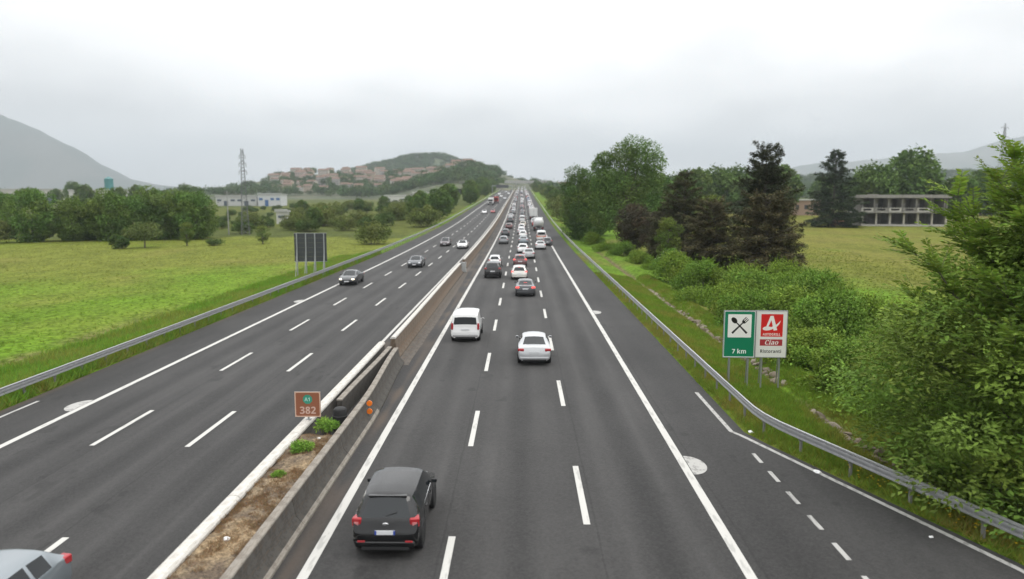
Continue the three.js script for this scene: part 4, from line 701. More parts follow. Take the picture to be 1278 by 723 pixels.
// ---- the big feathery tree at the right edge
{
  const r = rng(51), L = new Leaves(), wood = [], up = new THREE.Vector3(0, 1, 0);
  const tips = [];
  wood.push(...limb([0, -0.4, 0], [0.25, 5.2, 0.2], 0.21, 0.13, 0.5, r, 5), ...limb([0.25, 5.1, 0.2], [-0.2, 9.6, 0], 0.13, 0.03, 0.6, r, 5));
  for (let k = 0; k < 88; k++) {
    const y0 = 0.9 + 8.3 * Math.pow(k / 88, 0.9), az = k * 2.399 + (r() - 0.5) * 0.5, t = y0 / 9.6, len = (1.9 + 3.5 * Math.sin(Math.PI * Math.min(1, 0.2 + t * 0.72))) * (0.7 + 0.45 * r()), lift = lerp(0.5, 1.5, t) + (r() - 0.5) * 0.4;
    const dir = new THREE.Vector3(Math.cos(az), lift, Math.sin(az)).normalize(); let p = new THREE.Vector3(0.15, y0, 0.1), q = dir.clone(); const seg = 7;
    for (let i = 0; i < seg; i++) {
      const nx = p.clone().addScaledVector(q, len / seg); wood.push(rod(p.toArray(), nx.toArray(), 0.055 * (1 - i / seg) + 0.008, 0.055 * (1 - (i + 1) / seg) + 0.006, 5)); p = nx;
      q.add(new THREE.Vector3((r() - 0.5) * 0.35, (i > 4 ? -0.22 : 0.06) + (r() - 0.5) * 0.16, (r() - 0.5) * 0.35)).normalize();
      if (i >= 1) for (let m = 0; m < 5 + (i > 3 ? 3 : 0); m++) { const d2 = q.clone().add(new THREE.Vector3(gauss(r) * 0.9, 0.28 + gauss(r) * 0.4, gauss(r) * 0.9)).normalize(); tips.push([p.clone(), d2, 0.5 + 0.75 * r(), k]); }
    }
  }
  // dense inner foliage
  for (let k = 0; k < 190; k++) { const y = 0.9 + 9.2 * Math.pow(k / 190, 0.95), az = k * 2.399 + 0.8, rad = 4.7 * Math.sin(Math.PI * Math.min(0.95, 0.3 + y / 15)) * (0.42 + 0.6 * Math.sqrt(r())), cr = 0.6 + 0.5 * r(); clump(L, r, Math.cos(az) * rad, y + 0.3, Math.sin(az) * rad, cr * 1.15, cr * 0.9, cr * 1.15, 360, 0.17, 0.085, [0.122, 0.182, 0.032], 0.32, 0.8); }
  // understorey suckers
  for (let k = 0; k < 900; k++) { const a = r() * 6.283, q = Math.sqrt(r()) * 3.6; tips.push([new THREE.Vector3(Math.cos(a) * q, 0.2 + r() * 2.2, Math.sin(a) * q), new THREE.Vector3(gauss(r), 0.7, gauss(r)).normalize(), 0.5 + 0.6 * r(), k % 88]); }
  for (const [p, d, l, k] of tips) {
    const end = p.clone().addScaledVector(d, l); wood.push(rod(p.toArray(), end.toArray(), 0.007, 0.003, 3));
    const side = new THREE.Vector3().crossVectors(d, up).normalize(), nrm = new THREE.Vector3().crossVectors(side, d).normalize(), ct = (0.72 + 0.56 * hash2(k, 1, 4)) * (0.85 + 0.3 * r()), n = 20;
    for (let i = 0; i < n; i++) {
      const t = 0.1 + 0.95 * i / n, s = i % 2 ? 1 : -1, v = ct * (0.75 + 0.5 * r()), o = p.clone().addScaledVector(d, l * t); o.y -= 0.1 * l * t * t;
      L.leaf(o.x, o.y, o.z, side.x * s + d.x * 0.7 + gauss(r) * 0.3, side.y * s + d.y * 0.7 + gauss(r) * 0.3 - 0.1, side.z * s + d.z * 0.7 + gauss(r) * 0.3, nrm.x + gauss(r) * 0.35, nrm.y + gauss(r) * 0.35, nrm.z + gauss(r) * 0.35, 0.19 * (0.6 + 0.7 * r()), 0.085 * (0.7 + 0.6 * r()), [0.185 * v * (0.9 + 0.3 * r()), 0.285 * v, 0.045 * v]);
    }
  }
  plant({ wood: join(wood), crown: L.geo() }, 'feathery_tree', 'big fresh green feathery leaved tree at the right edge behind the guardrail', 'tree', stand(17.1, 22.8), 0.3, [1.26, 0.91, 1.2], null, thinLeaf);
}

// ---- right: meadow edge and beyond
const fieldTree = broadTree(15, { H: 14, R: 6.2, base: 1.2, n: 30, leaves: 6500, len: 0.78, wid: 0.55, tone: deep });
const fieldTree2 = broadTree(16, { H: 12, R: 4.6, base: 1.0, n: 26, leaves: 5500, len: 0.7, wid: 0.5, tone: [0.07, 0.108, 0.028] });
const cedarFar = conifer(24, { H: 22, R: 9.0, base: 0.6, density: 16, len: 0.8, wid: 0.36, tone: [0.028, 0.045, 0.02], pow: 0.62, gap: 0.75 });
plant(cedarFar, 'cedar', 'large dark spreading conifer left of the grey concrete building', 'tree', stand(91, 218), 0, [1, 1, 1]);
const spots = [
  [fieldTree, 139, 268, 1.72, 'tall rounded tree right behind the grey concrete building'], [fieldTree, 122, 262, 1.35, 'dark tree between the spreading conifer and the tall rounded tree'], [fieldTree2, 150, 258, 1.3, 'tree behind the right half of the concrete building'], [fieldTree, 170, 270, 1.2, 'tree behind the hidden end of the concrete building'],
  [fieldTree2, 104, 300, 1.7, 'tree behind the spreading conifer'], [fieldTree, 112, 345, 1.5, 'tree behind the low pink building, right one'], [fieldTree, 96, 335, 1.45, 'tree behind the low pink building, left one'], [fieldTree, 78, 300, 1.35, 'tree at the meadow corner right of the highest conifer'], [fieldTree2, 62, 270, 1.5, 'tree showing low between the conifers, right one'], [fieldTree, 48, 230, 1.05, 'tree showing low between the conifers, left one'], [fieldTree, 190, 310, 1.3, 'far tree behind the feathery tree, left one'], [fieldTree2, 214, 330, 1.5, 'far tree behind the feathery tree, right one'], [fieldTree2, 36, 205, 1.25, 'tree just right of the tallest tree, further back'], [fieldTree, 27, 215, 1.1, 'tree close behind the tallest tree on its right'], [fieldTree, 232, 300, 1.3, 'tree at the far right edge behind the feathery tree'],
];
spots.forEach(([sp, x, d, s, label], i) => plant(sp, 'field_tree', label, 'tree', stand(x, d), i * 1.3, s, 'trees at the far edge of the meadow'));

// ---- left: the row of trees across the field
const rowTrees = [broadTree(17, { H: 11.8, R: 4.8, base: -1.2, n: 30, leaves: 9500, len: 0.45, wid: 0.28, tone: [0.08, 0.128, 0.03] }), broadTree(18, { H: 11, R: 4.4, base: -1.2, n: 28, leaves: 9000, len: 0.45, wid: 0.28, tone: [0.068, 0.11, 0.028] }), broadTree(19, { H: 12.4, R: 4.4, base: -1.2, n: 30, leaves: 9000, len: 0.45, wid: 0.28, tone: [0.085, 0.126, 0.03] })];
const rowTone = 1; const row = [[-122, 172, 0, 0.95], [-106.5, 160, 0, 1.06], [-101.5, 166, 1, 0.86], [-99, 162, 2, 0.84], [-97, 166, 1, 0.86], [-91.5, 163, 2, 0.96], [-87, 165, 0, 0.94], [-82.5, 166, 1, 1.0], [-78.6, 168, 2, 0.95], [-74.6, 168, 0, 1.0], [-80, 175, 1, 1.05], [-88, 175, 2, 1.02]];
row.forEach(([x, d, v, s], i) => plant(rowTrees[v], 'row_tree', i < 2 ? ['tree at the far left end of the row across the field', 'rounded bright tree standing at the left of the field row'][i] : i > 9 ? `tree standing behind the field row, ${i === 10 ? 'right' : 'left'} one of two` : `tree in the dense row across the left field, ${ord[i - 2]} after the rounded bright one`, 'tree', stand(x, d), i * 2.2, [s, s * (0.95 + 0.1 * hash2(i, 5, 2)), s], 'trees in the row across the left field'));
const scrub = [bush(35, { H: 4.6, R: 3.4, n: 26, leaves: 3600, len: 0.34, wid: 0.22, tone: [0.095, 0.115, 0.032] }), bush(36, { H: 3.4, R: 2.6, n: 20, leaves: 2600, len: 0.32, wid: 0.2, tone: [0.06, 0.09, 0.024] }), bush(37, { H: 2.0, R: 1.4, n: 12, leaves: 1500, len: 0.24, wid: 0.15, tone: [0.045, 0.075, 0.02] })];
plant(scrub[0], 'willow_bush', 'large rounded olive bush between the left guardrail and the field', 'bush', stand(-30.4, 152), 0, [1.1, 1.12, 1.1]);
plant(scrub[0], 'willow_bush', 'pale rounded bush at the left edge of the frame across the field', 'bush', stand(-113, 156), 1, [1.3, 1.3, 1.3]);
plant(scrub[2], 'shrub', 'upper one of two small dark shrubs in the left field', 'bush', stand(-82.5, 150), 0, 1.25);
plant(scrub[2], 'shrub', 'lower one of two small dark shrubs in the left field', 'bush', stand(-76.5, 140), 1, 1.05);
const umbrella = broadTree(20, { H: 5, R: 3.6, base: 2.0, n: 20, leaves: 3200, len: 0.3, wid: 0.18, tone: [0.075, 0.1, 0.03] });
plant(umbrella, 'small_tree', 'small flat crowned tree alone in front of the left field row', 'tree', stand(-73, 142), 0, [1, 0.95, 1]);
plant(slim, 'small_tree', 'thin young tree just right of the flat crowned tree', 'tree', stand(-67, 147), 2, [0.65, 0.62, 0.65]);
plant(slim, 'small_tree', 'young tree alone in the field below the pylon', 'tree', stand(-53.5, 152), 1, [0.7, 0.5, 0.7]);
plant(scrub[1], 'shrub', 'rusty low shrub right of the flat crowned tree', 'bush', stand(-62, 148), 1, [0.8, 0.5, 0.8]);
{ // scrub and trees between the field, the town and the road
  const r = rng(91), sp = [fieldTree2, scrub[0], scrub[1], fieldTree];
  const at = (x, d, k, s, label, group) => plant(sp[k], k === 1 || k === 2 ? 'scrub_bush' : 'scrub_tree', label, k === 1 || k === 2 ? 'bush' : 'tree', stand(x, d), r() * 6, s, group);
  at(-28.5, 216, 1, 1.5, 'dark round bush touching the left guardrail beyond the olive bush'); at(-33, 236, 0, 0.75, 'tree behind the dark round bush near the left guardrail'); at(-29, 262, 3, 0.75, 'dense tree by the left guardrail where the road bends up'); at(-38, 280, 0, 0.8, 'second dense tree by the left guardrail where the road bends up');
  at(-57, 196, 2, 1.2, 'bush at the foot of the pylon, right one'); at(-72, 190, 2, 1.25, 'bush at the foot of the pylon, left one'); at(-79, 215, 1, 1.2, 'pale bush left of the pylon foot');
  for (let k = 0; k < 90; k++) { const d = 200 + 260 * Math.pow(r(), 1.2), x = -36 - r() * (d * 0.27) - (d - 215) * 0.05, px = 651 + x / d * 922, open = px > 262 && px < 362, kd = open ? 2 : [0, 1, 2, 1, 2][Math.floor(r() * 5)]; at(x, d, kd, open ? 0.6 + r() * 0.3 : kd ? 0.8 + r() * 0.7 : 0.45 + r() * 0.25, kd ? 'green bush in the scrub between the left field and the town' : 'green tree in the scrub between the left field and the town', kd ? 'scrub bushes between the field and the town' : 'scrub trees between the field and the town'); }
  for (let k = 0; k < 24; k++) { const d = 300 + k * 40 + r() * 20; at(-26.5 - r() * 8, d, k % 3 ? 3 : 0, 0.6 + r() * 0.5, 'tree along the far left side of the climbing road', 'trees on the far left roadside'); }
  for (let k = 0; k < 24; k++) { const d = 196 + k * 44 + r() * 20; at(13.5 + r() * 7, d, k % 3 ? 1 : 0, k % 3 ? 1.1 + r() * 0.7 : 0.6 + r() * 0.4, k % 3 ? 'yellow green bush along the far right side of the climbing road' : 'tree along the far right side of the climbing road', k % 3 ? 'bushes on the far right roadside' : 'trees on the far right roadside'); }
  for (let k = 0; k < 22; k++) { const d = 300 + r() * 330, xx = -d * (0.27 + 0.5 * r()) - 20, pp = 651 + xx / d * 922; if (pp > 262 && pp < 362) continue; at(xx, d, r() < 0.6 ? 0 : 3, 0.7 + r() * 0.5, 'distant tree behind the left field row', 'distant trees on the left plain'); }
  for (let k = 0; k < 34; k++) { const d = 380 + r() * 330; at(d * (0.1 + 0.75 * r()) + 20, d, r() < 0.5 ? 0 : 3, 0.8 + r() * 0.6, 'distant tree on the plain behind the meadow', 'distant trees on the right plain'); }
}

// ---- grass
{
  const tuft = (seed, n, h, w, sp) => { const r = rng(seed), L = new Leaves(); for (let k = 0; k < n; k++) { const a = r() * 6.283, t = 0.35 + 0.9 * r(), hh = h * (0.5 + 0.6 * r()); L.leaf((r() - 0.5) * sp, -0.02, (r() - 0.5) * sp, Math.cos(a) * t, 1, Math.sin(a) * t, Math.sin(a), 0.2, -Math.cos(a), hh, w, [1, 1, 1].map((v) => v * (0.8 + 0.4 * r())), 0.3); } return L.geo(); };
  const gm = new THREE.MeshPhysicalMaterial({ vertexColors: true, specularIntensity: 0.15, transmission: 0.25, thickness: 0, roughness: 0.9, side: THREE.DoubleSide });
  const Q = new THREE.Object3D();
  function scatter(name, label, geo, list) { const im = new THREE.InstancedMesh(geo, gm, list.length); im.name = numbered(name); const c = new THREE.Color(); list.forEach(([x, y, z, s, a, col], i) => { Q.position.set(x, y, z); Q.rotation.set(0, a, 0); Q.scale.set(s, s * (0.7 + 0.6 * hash2(i, 2, 1)), s); Q.updateMatrix(); im.setMatrixAt(i, Q.matrix); im.setColorAt(i, c.setRGB(...col)); }); im.castShadow = im.receiveShadow = true; scene.add(im); return tag(im, label, 'grass', null, 'stuff'); }
  const r = rng(61), T = tuft(1, 12, 0.3, 0.022, 0.22), T2 = tuft(2, 14, 0.5, 0.04, 0.5);
  const near = [], left = [], rightFar = [];
  const shade = (x, d, dry) => { const n = fbm(x * 0.5, d * 0.4, 3, 71), v = 0.75 + 0.5 * r(); const t = Math.min(1, sm(0.4, 0.65, n) * 0.6 + dry * r()); return [lerp(0.185, 0.29, t) * v, lerp(0.32, 0.29, t) * v, lerp(0.036, 0.065, t) * v]; };
  for (let k = 0; k < 24000; k++) { const d = 15 + 75 * Math.pow(r(), 1.6), x = asphaltEdge(d) + 0.12 + 6.5 * r(); const q = Math.abs(x - lerp(13.6, 14.6, sm(26, 18, d))); if (q < 0.22 && r() < 0.8) continue; near.push([x, terrain(x, d), -d, 0.5 + 0.7 * r(), r() * 6, shade(x, d, x < asphaltEdge(d) + 1.2 ? 0.5 : 0.15)]); }
  for (let k = 0; k < 26000; k++) { const d = 25 + 95 * Math.pow(r(), 1.5), x = -23.1 - 6.5 * Math.pow(r(), 1.3); left.push([x, terrain(x, d), -d, 0.7 + 0.8 * r(), r() * 6, shade(x, d, 0.1)]); }
  for (let k = 0; k < 26000; k++) { const s = r() < 0.6, d = s ? 28 + 150 * Math.pow(r(), 2.1) : 50 + 130 * Math.pow(r(), 1.6), x = s ? -29 - d * 0.75 * r() : 24 + 30 * r(); const v = 0.75 + 0.5 * r(), t = sm(0.42, 0.72, fbm(x * 0.02 + 5, d * 0.012 + 3, 4, 41) * 0.6 + 0.2 * r() + (s ? sm(60, 130, d) * 0.22 : 0.15)); rightFar.push([x, terrain(x, d), -d, 0.4 + 0.45 * r(), r() * 6, [lerp(0.15, 0.21, t) * v, lerp(s ? 0.28 : 0.21, s ? 0.245 : 0.2, t) * v, lerp(0.026, 0.05, t) * v]]); }
  scatter('verge_grass', 'uneven long grass on the right verge around the guardrail', T, near);
  scatter('verge_grass', 'tall fresh grass along the left guardrail', T2, left);
  scatter('meadow_grass', 'loose hay grass over the fields', T, rightFar);
  // yellow flowers under the right rail
  const fl = (() => { const L = new Leaves(); for (let i = 0; i < 6; i++) L.leaf(0, 0.24, 0, Math.cos(i), 0.3, Math.sin(i), 0, 1, 0, 0.035, 0.03, [0.6, 0.42, 0.02]); L.leaf(0, 0, 0, 0.1, 1, 0, 1, 0, 0, 0.25, 0.012, [0.1, 0.16, 0.03]); return L.geo(); })();
  const fls = []; for (let k = 0; k < 90; k++) { const c = k % 3, d = 17 + 6 * r() + c, x = asphaltEdge(d) + 0.2 + 1.0 * r(); fls.push([x, terrain(x, d), -d, 0.9 + 0.6 * r(), r() * 6, [1, 1, 1]]); }
  tag(scatter('yellow_flowers', 'scattered small yellow flowers under the right guardrail', fl, fls), null, 'flowers');
  // dry stalks and weeds on the median earth
  const dry = []; for (let k = 0; k < 5200; k++) { const d = 8 + 17.6 * r(), x = -7.9 + 1.2 * r(), n = fbm(x * 2, d * 1.1, 3, 431); if (n < 0.42) continue; const v = 0.7 + 0.6 * r(); dry.push([x, 0.72 + 0.1 * r(), -d, 0.22 + 0.3 * r(), r() * 6, [0.28 * v, 0.2 * v, 0.105 * v]]); }
  scatter('dry_grass', 'dry brown stalks on the median earth strip', T, dry);
  const weed = bush(41, { H: 0.5, R: 0.42, n: 16, leaves: 1500, len: 0.12, wid: 0.03, tone: [0.11, 0.19, 0.03] });
  for (const [x, d, s, l] of [[-7.35, 23.8, 0.9, 'bright green weed on the median earth, middle of three'], [-7.15, 26.2, 1.0, 'largest green weed on the median earth by the barrier end'], [-7.45, 21.6, 0.5, 'smallest green weed on the median earth, nearest the camera']]) plant(weed, 'weed', l, 'bush', [x, 0.74, -d], d, s);
}
// ---- stones along the ditch
{
  const stoneMat = [std([0.19, 0.155, 0.115], 0.95), std([0.24, 0.205, 0.16], 0.95), std([0.14, 0.115, 0.085], 0.95)], r = rng(71), geos = [];
  for (let v = 0; v < 4; v++) { const g = new THREE.IcosahedronGeometry(0.5, 1), p = g.attributes.position; for (let i = 0; i < p.count; i++) { const x = p.getX(i), y = p.getY(i), z = p.getZ(i), q = 0.75 + 0.5 * vnoise(x * 2.2 + v * 9, y * 2.2 + z * 3.1, v); p.setXYZ(i, x * q, y * q * 0.7, z * q); } geos.push(toCreasedNormals(g, 0.5)); }
  const t = thing('stone_edging', 'broken line of rough brown stones along the ditch behind the right guardrail', 'stones'); 
  for (let k = 0; k < 210; k++) { const d = 17 + 62 * Math.pow(k / 210, 1.25), dx = lerp(13.6, 14.6, sm(26, 18, d)); if (vnoise(d * 0.25, 4, 8) < 0.36) continue; const m = mk('stone', geos[k % 4], stoneMat[Math.floor(r() * 3)], t), x = dx + 0.12 + (r() - 0.5) * 0.5 + 0.5 * (vnoise(d * 0.12, 9, 3) - 0.5), s = 0.22 + 0.3 * r(); m.position.set(x, terrain(x, d) + 0.06 * r(), -d - (r() - 0.5) * 0.2); m.scale.set(s * 0.9, s * (0.6 + 0.3 * r()), s * 1.3); m.rotation.set(r(), r() * 6, r()); }
}
// ------------------------------------------------------------------ hills and mountains
function hillH(x, d) {               // the town ridge and the wooded hill behind it
  const dx = x + 246, s = dx > 0 ? 165 : 340, cone = 122 * Math.exp(-Math.pow(Math.abs(dx) / s, 2.2)) * Math.exp(-(((d - 2200) / 420) ** 2));
  const ridge = 36 * Math.exp(-(((x + 265) / 235) ** 4)) * Math.exp(-(((d - 1340) / 260) ** 2)) * (0.85 + 0.3 * fbm(x * 0.012, d * 0.01, 3, 801));
  const bank = 26 * Math.exp(-(((x + 88) / 50) ** 2)) * Math.exp(-(((d - 1080) / 330) ** 2));
  return Math.max(0, cone + 9 * (fbm(x * 0.012, d * 0.012, 4, 803) - 0.5) * sm(10, 60, cone)) + ridge + bank;
}
const hillBase = (x, d) => terrain(x, d) + hillH(x, d);
function hillMesh(name, x0, x1, d0, d1, n, m, H, col, sink = 3) {
  const P = [], C2 = [], U = [], I = [];
  for (let j = 0; j <= m; j++) for (let i = 0; i <= n; i++) { const x = lerp(x0, x1, i / n), d = lerp(d0, d1, j / m); P.push(x, H(x, d) - (i && j && i < n && j < m ? 0.3 : sink), -d); U.push(x / 60, d / 60); C2.push(...col(x, d)); if (i && j) { const a = (j - 1) * (n + 1) + i - 1; I.push(a, a + 1, a + n + 2, a, a + n + 2, a + n + 1); } }
  const g = new THREE.BufferGeometry(); g.setAttribute('position', new THREE.Float32BufferAttribute(P, 3)); g.setAttribute('color', new THREE.Float32BufferAttribute(C2, 3)); g.setAttribute('uv', new THREE.Float32BufferAttribute(U, 2)); g.setIndex(I); g.computeVertexNormals();
  return struct(mk(name, g, hillMat));
}
const hillMat = new THREE.MeshStandardMaterial({ vertexColors: true, roughness: 1, map: tex(256, 256, (i, j) => { const v = 0.62 + 0.9 * (pfbm(i, j, 256, 8, 5, 811) - 0.5); return [v, v, v]; }), color: rgb(1.4, 1.4, 1.4) });
const mixc = (a, b, t) => a.map((v, k) => lerp(v, b[k], t));
hillMesh('hill', -1300, 40, 780, 3000, 110, 120, hillBase, (x, d) => {
  const n = fbm(x * 0.02, d * 0.02, 4, 821); let c = mixc([0.045, 0.07, 0.026], [0.085, 0.105, 0.04], sm(0.4, 0.65, n));
  if (d < 1750) c = mixc(c, [0.14, 0.125, 0.08], sm(0.45, 0.62, fbm(x * 0.05, d * 0.05, 3, 823)) * 0.7);
  const q = Math.exp(-(((x + 560) / 90) ** 2)) * Math.exp(-(((d - 2020) / 170) ** 2)); return mixc(c, [0.36, 0.29, 0.22], sm(0.25, 0.7, q + 0.35 * (n - 0.5)) * 0.8);   // old quarry scar
});
const rightHill = (x, d) => terrain(x, d) + (38 + 22 * sm(500, 900, x) + 18 * (fbm(x * 0.004, d * 0.003, 4, 831) - 0.5) * 2) * sm(60, 420, x) * Math.exp(-(((d - 1900) / 560) ** 2));
hillMesh('hill', 40, 2200, 900, 3100, 110, 80, rightHill, (x, d) => { const n = fbm(x * 0.011, d * 0.011, 4, 841); let c = mixc([0.04, 0.065, 0.024], [0.10, 0.12, 0.045], sm(0.45, 0.6, n)); return mixc(c, [0.22, 0.2, 0.1], sm(0.6, 0.68, fbm(x * 0.006 + 9, d * 0.008, 3, 843)) * 0.8); });
const ridgeAt = (pts, x) => { for (let k = 1; k < pts.length; k++) if (x <= pts[k][0]) { const t = (x - pts[k - 1][0]) / (pts[k][0] - pts[k - 1][0]); return lerp(pts[k - 1][1], pts[k][1], fade(Math.min(1, Math.max(0, t))) * 0.5 + t * 0.5); } return pts[pts.length - 1][1]; };
const leftRidge = [[-7200, 560], [-5600, 780], [-4600, 740], [-4000, 615], [-3700, 530], [-3440, 400], [-3220, 262], [-3020, 150], [-2760, 110], [-2300, 60], [-1800, 0]];
hillMesh('mountain', -7200, -1800, 4300, 7000, 130, 60, (x, d) => terrain(x, d) + ridgeAt(leftRidge, x) * Math.exp(-(((d - 5600) / 620) ** 2)) * (0.9 + 0.2 * fbm(x * 0.003, d * 0.002, 5, 851)) , (x, d) => mixc([0.032, 0.05, 0.03], [0.07, 0.075, 0.055], sm(0.45, 0.65, fbm(x * 0.004, d * 0.003, 5, 853))));
const rightRidge = [[300, 60], [1400, 190], [2300, 250], [3000, 330], [3600, 380], [4200, 420], [4700, 560], [5300, 760], [6400, 820], [8200, 500]];
hillMesh('mountain', 300, 8200, 5600, 9000, 130, 50, (x, d) => terrain(x, d) + ridgeAt(rightRidge, x) * Math.exp(-(((d - 7200) / 700) ** 2)) * (0.88 + 0.24 * fbm(x * 0.0022, d * 0.002, 5, 861)), (x, d) => mixc([0.05, 0.075, 0.04], [0.12, 0.125, 0.09], sm(0.45, 0.65, fbm(x * 0.004, d * 0.003, 5, 863))));
{ // woods on the hills: nobody could count them
  const r = rng(5), L = new Leaves(); for (let k = 0; k < 7; k++) { const a = k * 2.4, q = k ? 2.6 : 0; clump(L, r, Math.cos(a) * q, 3.6 + r() * 3, Math.sin(a) * q, 2.4, 2.2, 2.4, 30, 1.5, 1.1, [1, 1, 1], 0.15); }
  const g = L.geo(), O = new THREE.Object3D(), c = new THREE.Color();
  function wood(label, n, pick) { const im = new THREE.InstancedMesh(g, leafMat, n); im.name = numbered('far_wood'); for (let i = 0; i < n; i++) { const [x, y, d, s] = pick(r); O.position.set(x, y - 0.6, -d); O.rotation.set(0, r() * 6, 0); O.scale.set(s, s * (0.8 + 0.4 * r()), s); O.updateMatrix(); im.setMatrixAt(i, O.matrix); const v = 0.75 + 0.5 * r(); im.setColorAt(i, c.setRGB(0.048 * v * (0.9 + 0.3 * r()), 0.078 * v, 0.024 * v)); } im.castShadow = im.receiveShadow = true; scene.add(im); tag(im, label, 'woods', null, 'stuff'); }
  const tryPick = (gen, ok) => (q) => { for (let k = 0; k < 60; k++) { const [x, d] = gen(q); const v = ok(x, d); if (v !== null) return [x, v, d, 0.8 + 0.7 * q()]; } const [x, d] = gen(q); return [x, terrain(x, d), d, 1]; };
  wood('woodland over the low green hills behind the meadow', 5200, tryPick((q) => [120 + q() * 1750, 1000 + q() * 950], (x, d) => fbm(x * 0.009, d * 0.009, 3, 871) > 0.47 ? rightHill(x, d) : null));
  wood('dark scrub woodland covering the rounded hill behind the town', 2600, tryPick((q) => [-262 + (q() - 0.5) * 800, 1750 + q() * 480], (x, d) => Math.exp(-(((x + 560) / 90) ** 2)) < 0.5 && fbm(x * 0.014, d * 0.014, 3, 873) > 0.45 ? hillBase(x, d) : null));
  wood('trees among the roofs of the hillside town', 420, tryPick((q) => [-420 + q() * 370, 900 + q() * 420], (x, d) => hillBase(x, d)));
  wood('trees closing in on the far left end of the motorway', 1300, tryPick((q) => [-210 + q() * 230, 820 + q() * 1250], (x, d) => x < -34 || d > 1420 ? hillBase(x, d) : null));
  wood('trees closing in on the far right end of the motorway', 260, tryPick((q) => [18 + q() * 150, 700 + q() * 800], (x, d) => terrain(x, d)));
  wood('wooded plain in front of the left mountain', 900, tryPick((q) => [-420 - q() * 1500, 650 + q() * 1500], (x, d) => fbm(x * 0.01, d * 0.01, 3, 877) > 0.5 ? terrain(x, d) : null));
  wood('wooded plain between the meadow and the low hills', 1100, tryPick((q) => [60 + q() * 900, 620 + q() * 420], (x, d) => fbm(x * 0.012, d * 0.012, 3, 879) > 0.46 ? terrain(x, d) : null));
}
// ------------------------------------------------------------------ the town on the ridge
{
  const walls = { cream: [0.46, 0.41, 0.35], ochre: [0.42, 0.34, 0.26], pink: [0.4, 0.32, 0.28], grey: [0.34, 0.32, 0.3], white: [0.56, 0.53, 0.49] }, roofM = std([0.17, 0.105, 0.075], 0.9), winM = std([0.05, 0.055, 0.06], 0.3), chim = std([0.3, 0.2, 0.15], 0.9);
  const make = (w, h, dp, col, nm) => {
    const t = new THREE.Group(); t.name = nm; const m = std(walls[col], 0.9);
    const sh = new THREE.Shape(); sh.moveTo(-dp / 2, 0); sh.lineTo(dp / 2, 0); sh.lineTo(dp / 2, h); sh.lineTo(0, h + dp * 0.2); sh.lineTo(-dp / 2, h); const g = new THREE.ExtrudeGeometry(sh, { depth: w, bevelEnabled: false }); g.translate(0, -3, -w / 2); g.rotateY(Math.PI / 2); mk('wall', g, m, t);
    const a = Math.atan(0.4), rl = dp / 2 / Math.cos(a) + 0.5; const roof = mk('roof', [box(w + 0.8, 0.25, rl, 0, h - 3 + dp * 0.1 + 0.12, dp / 4 + 0.1, a), box(w + 0.8, 0.25, rl, 0, h - 3 + dp * 0.1 + 0.12, -dp / 4 - 0.1, -a)], roofM, t); mk('chimney', box(0.8, 1.6, 0.8, w * 0.22, h - 3 + dp * 0.2, dp * 0.1), chim, roof);
    for (let y = 1.4; y < h - 4; y += 3) for (let x = -w / 2 + 1.8; x < w / 2 - 1; x += 3) mk('window', box(1.2, 1.5, 0.1, x, y, dp / 2 + 0.02), winM, t);
    return t;
  };
  const vars = [['cream', 12, 11, 9], ['ochre', 10, 12, 9], ['pink', 14, 13, 10], ['grey', 11, 14, 10], ['white', 13, 10, 9], ['cream', 16, 15, 11], ['ochre', 13, 15, 10]], protos = vars.map(() => null), r = rng(33);
  const word = { cream: 'cream', ochre: 'ochre', pink: 'faded pink', grey: 'grey', white: 'white' };
  const house = (v, x, d, label, group, s = 1) => { const [col, w, h, dp] = vars[v]; let t; if (!protos[v]) { t = protos[v] = make(w, h, dp, col, numbered('town_house')); } else { t = protos[v].clone(); t.name = numbered('town_house'); } scene.add(t); t.position.set(x, hillBase(x, d) - 0.2, -d); t.rotation.y = (r() - 0.5) * 1.0; t.scale.setScalar(s); t.userData = {}; tag(t, label, 'house', group); };
  let k = 0;
  for (let row = 0; row < 7; row++) for (let i = 0; i < 17; i++) { const d = 1010 + row * 50 + (r() - 0.5) * 36, u = (i + r() * 0.8) / 17, px = lerp(338, 592, u) , x = (px - 651) / 922 * d; if (r() < (row < 2 ? 0.5 : 0.1)) continue; if (hillH(x, d) < 3) continue; const v = Math.floor(r() * 7); house(v, x, d, `small ${word[vars[v][0]]} house with a tiled roof in the hillside town`, `${word[vars[v][0]]} houses of the hillside town`, 0.8 + 0.35 * r()); k++; }
  for (const [x, d, l] of [[34, 1000, 'left one of the tiny houses right of the climbing road'], [58, 1040, 'middle one of the tiny houses right of the climbing road'], [84, 1010, 'right one of the tiny houses right of the climbing road']]) house(k++ % 7, x, d, l);
}
// ------------------------------------------------------------------ sheds on the left plain
function shed(label, x, d, w, h, dp, col, bays, turn = 0, dark = [0.08, 0.1, 0.13]) {
  const t = thing('industrial_shed', label, 'building', [x, terrain(x, d) - 0.3, -d], turn);
  mk('wall', box(w, h, dp, 0, h / 2, 0), std(col, 0.8), t); mk('roof', box(w + 0.8, 0.5, dp + 0.8, 0, h + 0.2, 0), std([0.42, 0.42, 0.41], 0.7), t); mk('parapet', [box(w + 0.9, 0.6, 0.3, 0, h + 0.6, dp / 2 + 0.3)], std(col.map((v) => v * 0.85), 0.8), t);
  for (let k = 0; k < bays; k++) mk(k % 3 === 1 ? 'loading_door' : 'window_band', box(w / bays * 0.62, k % 3 === 1 ? h * 0.55 : h * 0.2, 0.15, (k + 0.5) / bays * w - w / 2, k % 3 === 1 ? h * 0.28 : h * 0.62, dp / 2 + 0.06), std(dark, 0.4), t);
  return t;
}
shed('long white industrial shed beside the pylon', -196, 520, 28, 6.5, 24, [0.5, 0.5, 0.49], 6);
